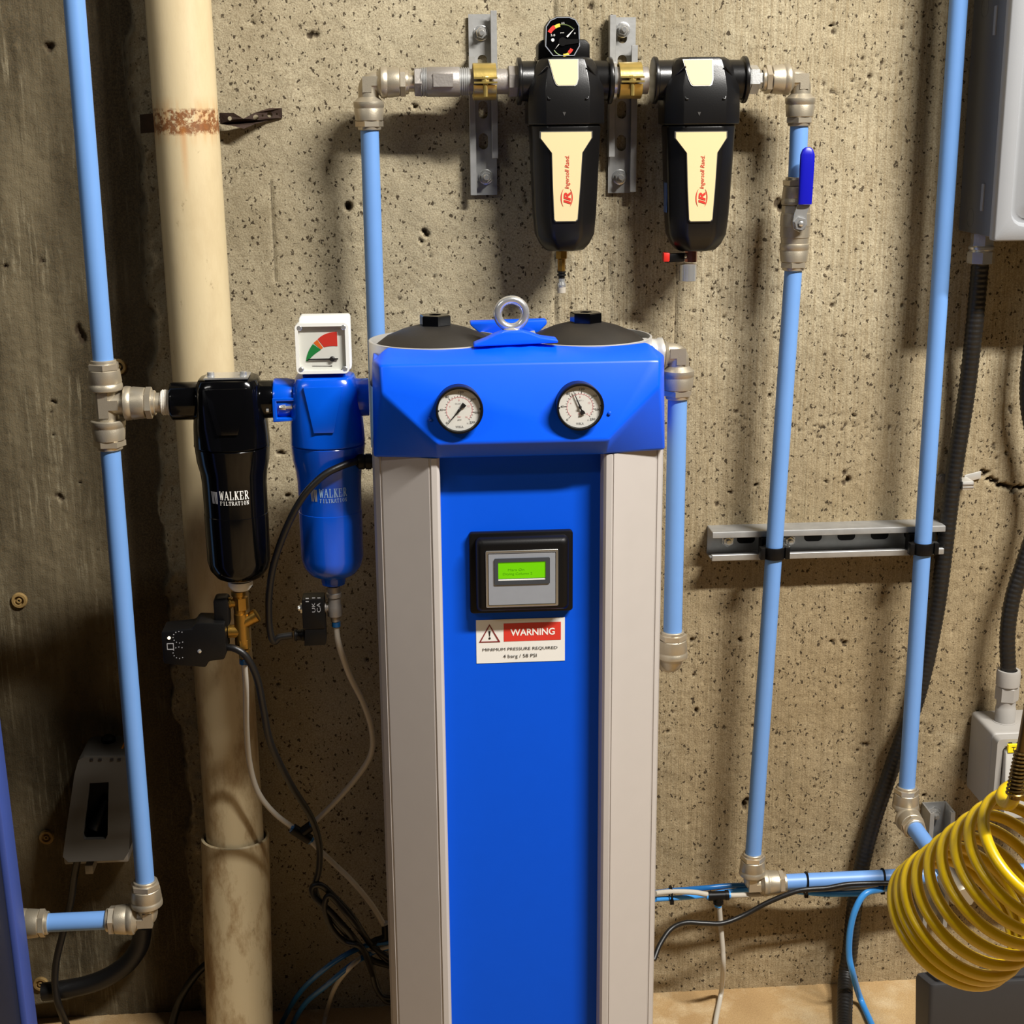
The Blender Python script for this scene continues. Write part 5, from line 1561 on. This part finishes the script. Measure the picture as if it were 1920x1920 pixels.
# second conduit and grey socket box
bxo = .085
bx0 = P(1818, 1400, .01).x
front = .10
for d_ in np.arange(.03, .25, .002):
    if P(1869, 1430, d_).x <= bx0 + .0005: front = float(d_); break
btz = P(1869, 1391, front).z
sb = thing('socket_box', 'grey weatherproof socket box with yellow tag at the right edge', 'junction box', (bx0 + .06, -.05, btz - .13))
MB().box(bx0, bx0 + .12, -front + .022, -.004, btz - .128, btz + .004).build('box_body', M_BOXG, sb, bevel=.006, seg=3)
cvm = MB()
plate(cvm, [rrect(bx0 - .001, bx0 + .122, btz - .130, btz + .003, .007), rrect(bx0 + .008, bx0 + .114, btz - .122, btz - .010, .006)], lambda x, y, z: (x, -front + .011 - z, y), .020)
cvm.build('cover_frame', M_BOXG, sb, bevel=.001, seg=1)
lid = MB().prism(rrect(bx0 + .010, bx0 + .112, btz - .120, btz - .012, .006), lambda x, z: (x, -front + .012, z), lambda x, z: (x, -front - .004 - (btz - z) * .12, z)).build('lid', mat('pale_grey_lid', (190, 188, 182), .4), sb, bevel=.002)
for k_ in range(2):
    c = bx0 + .016 + k_ * .013
    MB().slab([(c, btz - .002), (c + .005, btz - .002), (c + .007, btz - .006), (c + .002, btz - .006)], front - .001, front + .0006).build('vent_slot', M_BLK, sb, smooth=False)
y0_, y1_, z0_, z1_ = rect(1891, 1397, 1924, 1411, front + .008)
yt = MB().box(y0_, y1_, -front - .0075, -front - .002, z0_, z1_).build('yellow_tag', M_YTAG, sb, smooth=False)
text_fit(MB(), 'TRL', y0_ + .005, y1_ - .004, z0_ + .003, z1_ - .003, onplane(front + .0079)).build('tag_lettering', M_BLK, yt, smooth=False)
gl = P(1888, 1300, .05)
g2 = thing('conduit_gland', 'grey plastic conduit gland on top of the socket box', 'gland', (gl.x, -.05, btz + .004))
zg = lambda y: P(1888, y, .05).z
tz = btz + .002
L_ = zg(1256) - tz
MB().lathe((gl.x, -.05, tz), DZ, [(0, .0185), (L_ * .03, .0185), (L_ * .03, .0155), (L_ * .28, .0155), (L_ * .30, .0145), (L_ * .42, .0145), (L_ * .44, .015)], 28).build('stem', M_BOXG, g2)
MB().lathe((gl.x, -.05, tz), DZ, [(L_ * .42, .0145), (L_ * .44, .0178), (L_ * .68, .0178), (L_ * .70, .016)], 6, .2).build('hex_body', M_BOXG, g2)
MB().lathe((gl.x, -.05, tz), DZ, [(L_ * .70, .0165), (L_ * .72, .0180), (L_ * .95, .0182), (L_, .0172), (L_, .0130), (L_ * .9, .0128)], 28).build('dome_nut', M_BOXG, g2)
flexconduit([V((gl.x, -.05, tz + L_ * .9)), P(1889, 1190, .05), P(1899, 1120, .048), P(1918, 1060, .046), P(1940, 990, .044), P(1952, 910, .042), P(1938, 820, .040), P(1927, 740, .040), P(1936, 640, .042), V((xe + .125, -.045, ezb + .002))], .0122, 'black conduit curving into the socket box at the right edge')
# ------------------------------------------------------------------ small tubes and cables
zpl = P(545, 1191, LF)
hose('solenoid_cable', [V((gpx - .020, -.33, gp.z)), P(664, 866, .338), P(640, 874, .350), P(606, 892, .358), P(568, 932, .360), P(537, 990, .352), P(514, 1055, .338), P(505, 1110, .325), P(504, 1160, .312), P(508, 1192, .305), P(515, 1203, .30), P(524, 1195, .30), P(548, 1191, .30)], .0046, M_RUB, 'black cable looping from the dryer past blue filter to the solenoid valve')
hose('timer_cable', [P(418, 1214, .310), P(440, 1216, .315), P(462, 1232, .315), P(482, 1272, .310), P(494, 1330, .300), P(508, 1395, .280), P(545, 1470, .240), P(582, 1530, .200), P(598, 1580, .190), P(598, 1630, .190), P(590, 1665, .190), P(602, 1695, .190), P(640, 1740, .200), P(690, 1795, .172), P(735, 1812, .165)], .0048, M_RUB, 'black cable hanging from the timer drain down to the dryer foot')
hose('power_cable', [P(735, 1800, .165), P(695, 1770, .172), P(660, 1718, .200), P(625, 1680, .195), P(602, 1660, .195), P(586, 1663, .195), P(590, 1682, .198), P(622, 1712, .205), P(660, 1755, .210), P(692, 1800, .172), P(705, 1850, .165), P(722, 1875, .165), P(736, 1880, .165)], .0048, M_RUB, 'doubled black cable bunched at the left foot of the dryer')
hose('looped_cable', [P(735, 1812, .165), P(700, 1775, .165), P(668, 1736, .210), P(630, 1690, .205), P(614, 1680, .205), P(609, 1705, .205), P(622, 1740, .205), P(646, 1765, .205), P(678, 1778, .210), P(700, 1830, .165), P(714, 1866, .165), P(737, 1872, .165)], .0044, M_RUB, 'thin black cable loop hanging below the bunched cable')
yc = P(568, 1560, .170)
hose('drain_tube', [P(630, 1176, LF), P(636, 1210, LF), P(655, 1265, .280), P(682, 1320, .250), P(697, 1370, .220), P(695, 1415, .200), P(665, 1462, .180), P(620, 1512, .170), P(580, 1550, .170)], .0040, M_TUBEW, 'milky tube curving from the solenoid valve down to the small black connector', 'tube')
hose('drain_tube', [P(458, 1242, LF), P(461, 1290, .280), P(462, 1360, .230), P(468, 1430, .190), P(484, 1485, .175), P(515, 1525, .170), P(556, 1556, .170)], .0040, M_TUBEW, 'milky tube from the timer drain along the cream pipe to the black connector', 'tube')
hose('drain_tube', [P(578, 1572, .170), P(612, 1606, .170), P(660, 1652, .180), P(698, 1698, .172), P(722, 1738, .165)], .0040, M_TUBEW, 'milky tube from the small black connector down to the dryer base', 'tube')
cn = thing('tube_connector', 'small black Y connector joining three milky tubes on the wall', 'connector', yc)
d1 = (P(556, 1556, .170) - yc).normalized(); d2 = (P(592, 1542, .170) - yc).normalized(); d3 = (P(590, 1584, .170) - yc).normalized()
MB().tube([yc - d1 * -.016, yc + d3 * .016], .0080, 12).tube([yc, yc + d2 * .016], .0076, 12).build('body', M_BLKP, cn)
for d_ in (d1, d2, d3): MB().lathe(yc + d_ * .014, d_, [(0, .0062), (.005, .0062)], 12).build('release_ring', M_TUBED, cn)
ef = thing('tube_elbow', 'small black tube elbow at the left foot of the dryer', 'connector', P(724, 1745, .165))
MB().tube([P(723, 1734, .165), P(724, 1752, .165), P(724, 1758, .165), P(706, 1764, .165), P(692, 1772, .172)], .0062, 12).build('body', M_BLKP, ef)
MB().lathe(P(722, 1732, .165), DZ, [(0, .005), (.003, .005)], 12).build('release_ring', M_GREYP, ef)
hose('blue_air_tube', [P(735, 1765, .165), P(690, 1772, .172), P(645, 1792, .200), P(600, 1824, .190), P(560, 1864, .12), FP(530, 1915, .006), FP(508, 1965, .004)], .0040, M_TUBED, 'dark blue air tube, upper of two left of the dryer foot', 'tube')
hose('blue_air_tube', [P(735, 1775, .165), P(700, 1785, .165), P(655, 1812, .215), P(612, 1848, .205), P(572, 1882, .14), FP(545, 1928, .005), FP(524, 1975, .004)], .0040, M_TUBED, 'dark blue air tube, lower of two left of the dryer foot', 'tube')
hose('milky_tube', [P(735, 1772, .165), P(690, 1788, .172), P(655, 1815, .220), P(628, 1852, .16), FP(612, 1900, .012), FP(602, 1950, .004)], .0036, M_TUBEW, 'thin milky tube drooping beside the two dark blue tubes', 'tube')
# right of the dryer
zt0 = .10
hose('blue_air_tube', [P(1228, 1674, .12), P(1260, 1670, .09), P(1320, 1665, .05), P(1380, 1660, .042), P(1440, 1662, .038), P(1520, 1670, .036), P(1600, 1668, .038), P(1700, 1658, .04)], .0042, M_TUBED, 'dark blue air tube, upper one behind the low right elbow', 'tube')
hose('blue_air_tube', [P(1228, 1686, .12), P(1262, 1684, .09), P(1310, 1680, .06), P(1380, 1670, .045), P(1450, 1668, .042), P(1540, 1676, .04), P(1612, 1676, .055), P(1622, 1676, .06)], .0042, M_TUBEB, 'bright blue air tube, lower one behind the low right elbow', 'tube')
hose('milky_tube', [P(1228, 1675, .125), P(1260, 1672, .10), P(1300, 1673, .085), P(1330, 1678, .08)], .0042, M_TUBEW, 'milky tube from the dryer into the right black tee connector', 'tube')
hose('milky_tube', [P(1362, 1679, .08), P(1400, 1678, .07), P(1450, 1674, .05), P(1520, 1668, .04), P(1600, 1664, .04), P(1690, 1657, .04)], .0042, M_TUBEW, 'milky tube passing right from the black tee connector under the level pipe', 'tube')
hose('milky_tube', [P(1348, 1692, .08), P(1351, 1730, .08), P(1355, 1780, .085), P(1356, 1815, .082), FP(1352, 1862, .012), FP(1342, 1915, .004), FP(1334, 1985, .004)], .0042, M_TUBEW, 'milky tube dropping from the black tee connector to the floor', 'tube')
tc = P(1347, 1679, .08)
tcn = thing('tee_connector', 'small black tee connector on milky tubes right of the dryer', 'connector', tc)
MB().tube([tc - DX * .014, tc + DX * .014], .0072, 14).tube([tc, tc - DZ * .014], .0072, 14).lathe(tc - DX * .016, DX, [(0, .0080), (.005, .0080)], 14).lathe(tc + DX * .011, DX, [(0, .0080), (.005, .0080)], 14).lathe(tc - DZ * .009, -DZ, [(0, .0080), (.005, .0080)], 14).build('body', M_BLKP, tcn)
for d_ in (DX, -DX, -DZ): MB().lathe(tc + d_ * .014, d_, [(0, .0058), (.005, .0058)], 12).build('release_ring', M_TUBEB, tcn)
tq = P(1257, 1677, .094)
tag(MB().tube([tq + V((.0005, .012 * math.cos(t), .013 * math.sin(t))) for t in np.linspace(0, 2 * math.pi, 17)], .0018, 6).obox(tq + V((0, -.013, -.006)), (.003, 0, 0), (0, .003, 0), (0, 0, .003)).build('cable_tie', M_BLKP), 'black cable tie around the tubes just right of the dryer', 'cable tie')
hose('sensor_cable', [P(1226, 1800, .14), P(1238, 1770, .12), P(1258, 1742, .10), P(1285, 1730, .095), P(1320, 1731, .095), P(1355, 1731, .095), P(1395, 1716, .088), P(1440, 1692, .085), P(1490, 1672, .085), P(1520, 1667, .085), P(1550, 1665, .085), P(1590, 1658, .085), P(1640, 1656, .084), P(1720, 1655, .08)], .0040, M_RUB, 'black cable rising from the dryer to run under the level blue pipe')
hose('blue_air_tube', [P(1690, 1660, .05), P(1650, 1668, .075), P(1622, 1676, .085), P(1604, 1705, .09), P(1594, 1745, .092), P(1592, 1790, .095), P(1599, 1825, .098), FP(1613, 1872, .014), FP(1634, 1920, .0055), FP(1662, 1985, .0055)], .0052, M_TUBEB, 'bright blue air tube dropping to the floor in front of the ribbed conduit', 'tube')

# ------------------------------------------------------------------ dim lower left corner
wb = thing('outlet_cover', 'dull grey weatherproof outlet cover with slot window behind the far-left pipe', 'electrical outlet', P(185, 1615, .06))
A_ = lambda x, y, o: P(x, y, o)
ff = [(147, 1425), (157, 1419), (232, 1418), (240, 1430), (246, 1500), (242, 1596), (232, 1612), (128, 1616), (118, 1606), (124, 1560), (140, 1450)]
bk_ = [(122 if x < 190 else 240, y) for x, y in ff]
cmx = MB().prism([pxp(x, y, .10) for x, y in ff], lambda x, z: (x, -.018, z), lambda x, z: (x, -.095, z))
fo = pxs(*[(x, y, .095) for x, y in ff])
cover = MB()
plate(cover, [[(p.x, p.z) for p in fo], [pxp(x, y, .095) for x, y in ((168, 1468), (204, 1466), (202, 1565), (198, 1573), (158, 1574), (156, 1566))]], lambda x, y, z: (x, -.092 - z, y), .008)
cover.build('cover', M_BOXD, wb, bevel=.0015, seg=1)
rim2 = MB(); plate(rim2, [[(p.x, p.z) for p in fo], [((p.x - fo[5].x) * .93 + fo[5].x - .003, (p.z - fo[5].z) * .93 + fo[5].z + .004) for p in fo]], lambda x, y, z: (x, -.055 - z, y), .068)
rim2.build('cover_side', M_BOXD, wb)
q = rect(118, 1600, 240, 1622, .05)
MB().box(q[0], q[1], -.046, .012, q[2], q[3]).build('mounting_box', M_BOXG, wb, bevel=.003)
for k_, px in enumerate((172, 188, 210, 224)):
    c = P(px, 1424, .096); MB().box(c.x - .0022, c.x + .0022, -.0975, -.093, c.z - .0016, c.z + .0016).build('vent_slot', M_BLK, wb, smooth=False)
q = rect(166, 1470, 203, 1570, .05)
MB().box(q[0] - .006, q[1] + .006, -.050, -.044, q[2] - .004, q[3] + .004).build('dark_socket_face', M_BLKP, wb)
a, b = P(176, 1556, .075), P(200, 1500, .055)
MB().tube([a, b], .009, 12).build('plug', M_RUB, wb)
q = rect(163, 1614, 178, 1630, .06)
MB().box(q[0], q[1], -.075, -.045, q[2], q[3]).build('latch', M_BOXG, wb, bevel=.001)
tg = thing('tagged_gland', 'small dark gland with orange tag above the outlet cover', 'gland', P(205, 1410, .04))
c = P(203, 1385, .04)
MB().lathe((c.x, -.04, P(203, 1418, .04).z), DZ, [(0, .020), (.006, .018), (.012, .012), (.020, .010), (.030, .011), (.034, .006)], 16).build('gland', M_BLKP, tg)
q = rect(192, 1403, 232, 1416, .065)
MB().box(q[0], q[1], -.068, -.040, q[2], q[3]).build('orange_tag', mat('orange_tag', (200, 120, 24), .5), tg)
hose('mains_cable', [P(170, 1575, .075), P(150, 1600, .088), P(140, 1640, .07), P(133, 1690, .05), P(118, 1750, .045), P(106, 1800, .045), P(103, 1845, .048), P(110, 1885, .05), FP(128, 1932, .006), FP(140, 1985, .006)], .0056, M_RUB, 'black cord dropping from the outlet cover to the floor')
tag(MB().tube(spline(pxs((268, 1735, .03), (262, 1772, .03), (240, 1805, .03), (205, 1830, .03), (165, 1846, .03), (120, 1855, .03), (80, 1860, .03)), 10), .0145, 16).build('conduit_sleeve', M_RUB), 'thick black hose curving along the wall foot at lower left', 'hose')
hose('floor_cable', [P(400, 1798, .05), P(372, 1822, .05), P(345, 1860, .05), P(330, 1895, .05), FP(318, 1945, .006), FP(308, 1990, .006)], .0062, M_RUB, 'black cable emerging behind the cream pipe at lower left')
# blue compressor cabinet edge
cbx = thing('compressor_cabinet', 'dark cabinet with blue slanted trim cut by the lower left corner', 'cabinet', P(0, 1900, .55))
t0, t1 = P(4, 1510, .50), P(60, 1960, .50)
sw = S(20, 1700, .5) * 7
d_ = (t1 - t0).normalized()
t2 = t1 + d_ * ((t1.z) / -d_.z)
t_up = t0 - d_ * .45
MB().loft([[V((p.x + k * sw, p.y + j * .02, p.z)) for k, j in ((-1, -1), (1, -1), (1, 1), (-1, 1))] for p in (t_up, t2)]).build('corner_trim', M_CABB, cbx, bevel=.002)
MB().loft([[V((q, y, p.z)) for q, y in ((p.x - sw * .9, -.49), (p.x - sw * .9, -1.15), (-1.75, -1.15), (-1.75, -.49))] for p in (V((t_up.x, 0, 1.22)), t_up, t2)]).build('cabinet_body', M_CABD, cbx, bevel=.004)  # unseen upper body, its height chosen to shade the lower left wall
# ------------------------------------------------------------------ yellow coil and bin
cA = P(1781, 1732, .60)
fw = lambda p: (p - CAM).normalized()
v0 = fw(cA)
ax_img = (P(1783 + 75, 1738 - 66, .60) - cA)
ax_img = (ax_img - v0 * ax_img.dot(v0)).normalized()
inc = math.radians(43)
AX = (ax_img * math.cos(inc) - v0 * math.sin(inc)).normalized()
e1 = (v0 - AX * v0.dot(AX)).normalized(); e2 = AX.cross(e1)
RH = 124 * S(1783, 1738, .60)
NTURN = 9.35
pts = []
nseg = 56
for i in range(int(NTURN * nseg) + 1):
    t = i / nseg
    pitch = .0138 * t if t < 2.6 else .0138 * 2.6 + .0255 * (t - 2.6)
    rr = RH * (1.0 + (.02 if t < 2.6 else 0)) * (1 - .012 * max(0, t - 5))
    a = 2 * math.pi * t + 0.9
    pts.append(cA + AX * pitch + (e1 * math.cos(a) + e2 * math.sin(a)) * rr)
hz = thing('coil_hose', 'coiled yellow air hose hanging at the lower right', 'hose', cA)
best = None
for i in range(int(7.6 * nseg), int(9.3 * nseg)):      # leave the last loop where it runs towards the end fitting
    want = (P(1903, 1490, .74) - pts[i]).normalized()
    dist = (P(1903, 1490, .74) - pts[i]).length
    sc__ = (pts[i] - pts[i - 1]).normalized().dot(want) - (3 * dist if dist > .05 else 9)
    if best is None or sc__ > best[0]: best = (sc__, i)
pts = pts[:best[1]]
tang = (pts[-1] - pts[-2]).normalized()
endp = P(1904, 1484, .72); upv = (P(1914, 1408, .70) - P(1903, 1472, .70)).normalized()
for k in range(1, 25):
    t = k / 24.0
    L0 = (endp - pts[best[1] - 1]).length * .5
    p0_, p1_, p2_, p3_ = pts[best[1] - 1], pts[best[1] - 1] + tang * L0, endp - upv * L0, endp
    pts.append(p0_ * (1 - t) ** 3 + p1_ * 3 * t * (1 - t) ** 2 + p2_ * 3 * t * t * (1 - t) + p3_ * t ** 3)
MB().tube(pts, .0067, 12).build('coil', M_YHOSE, hz)
sp_ = []
b0 = endp - upv * .004; b1 = endp + upv * .048
dd_ = (b1 - b0).normalized(); L = (b1 - b0).length
u_ = dd_.orthogonal().normalized(); w_ = dd_.cross(u_)
for i in range(12 * 14 + 1):
    a = 2 * math.pi * i / 14
    sp_.append(b0 + dd_ * (L * i / 168) + (u_ * math.cos(a) + w_ * math.sin(a)) * (.0076 + .0016 * (1 - i / 168)))
MB().tube(sp_, .0013, 6).tube([b0 - dd_ * .004, b1 + dd_ * .05], .0066, 12).build('spring_guard', mat('bronze_spring', (120, 98, 56), .35, .9), hz)
MB().tube(spline([b1 + dd_ * .045, b1 + dd_ * .09 + V((.02, 0, .02)), b1 + V((.10, -.02, .5)), b1 + V((.12, -.02, 1.6))], 8), .0064, 12).build('supply_hose', M_YHOSE, hz)
# bin
bl, bz = P(1745, 1846, .42), P(1745, 1846, .42).z
bn = thing('floor_bin', 'charcoal plastic bin standing on the floor below the yellow coil', 'bin', (bl.x + .14, -.39, 0))
rg = []
for z, ins in ((0, .012), (.004, .010), (bz - .008, .0), (bz - .002, .0015), (bz, .005)):
    rg.append([V((x, y, z if z < .1 else z - (y + .42) * .3)) for x, y in rrect(bl.x + ins, bl.x + .34 - ins, -.42 + ins, -.36 - ins, .006)])
MB().loft(rg).build('bin_body', M_BIN, bn, angle=30)
MB().loft([[V((x, y, z - (y + .42) * .3)) for x, y in rrect(bl.x + .012, bl.x + .328, -.412, -.368, .005)] for z in (bz - .002, bz + .004)]).build('bin_lid', M_BIN, bn)
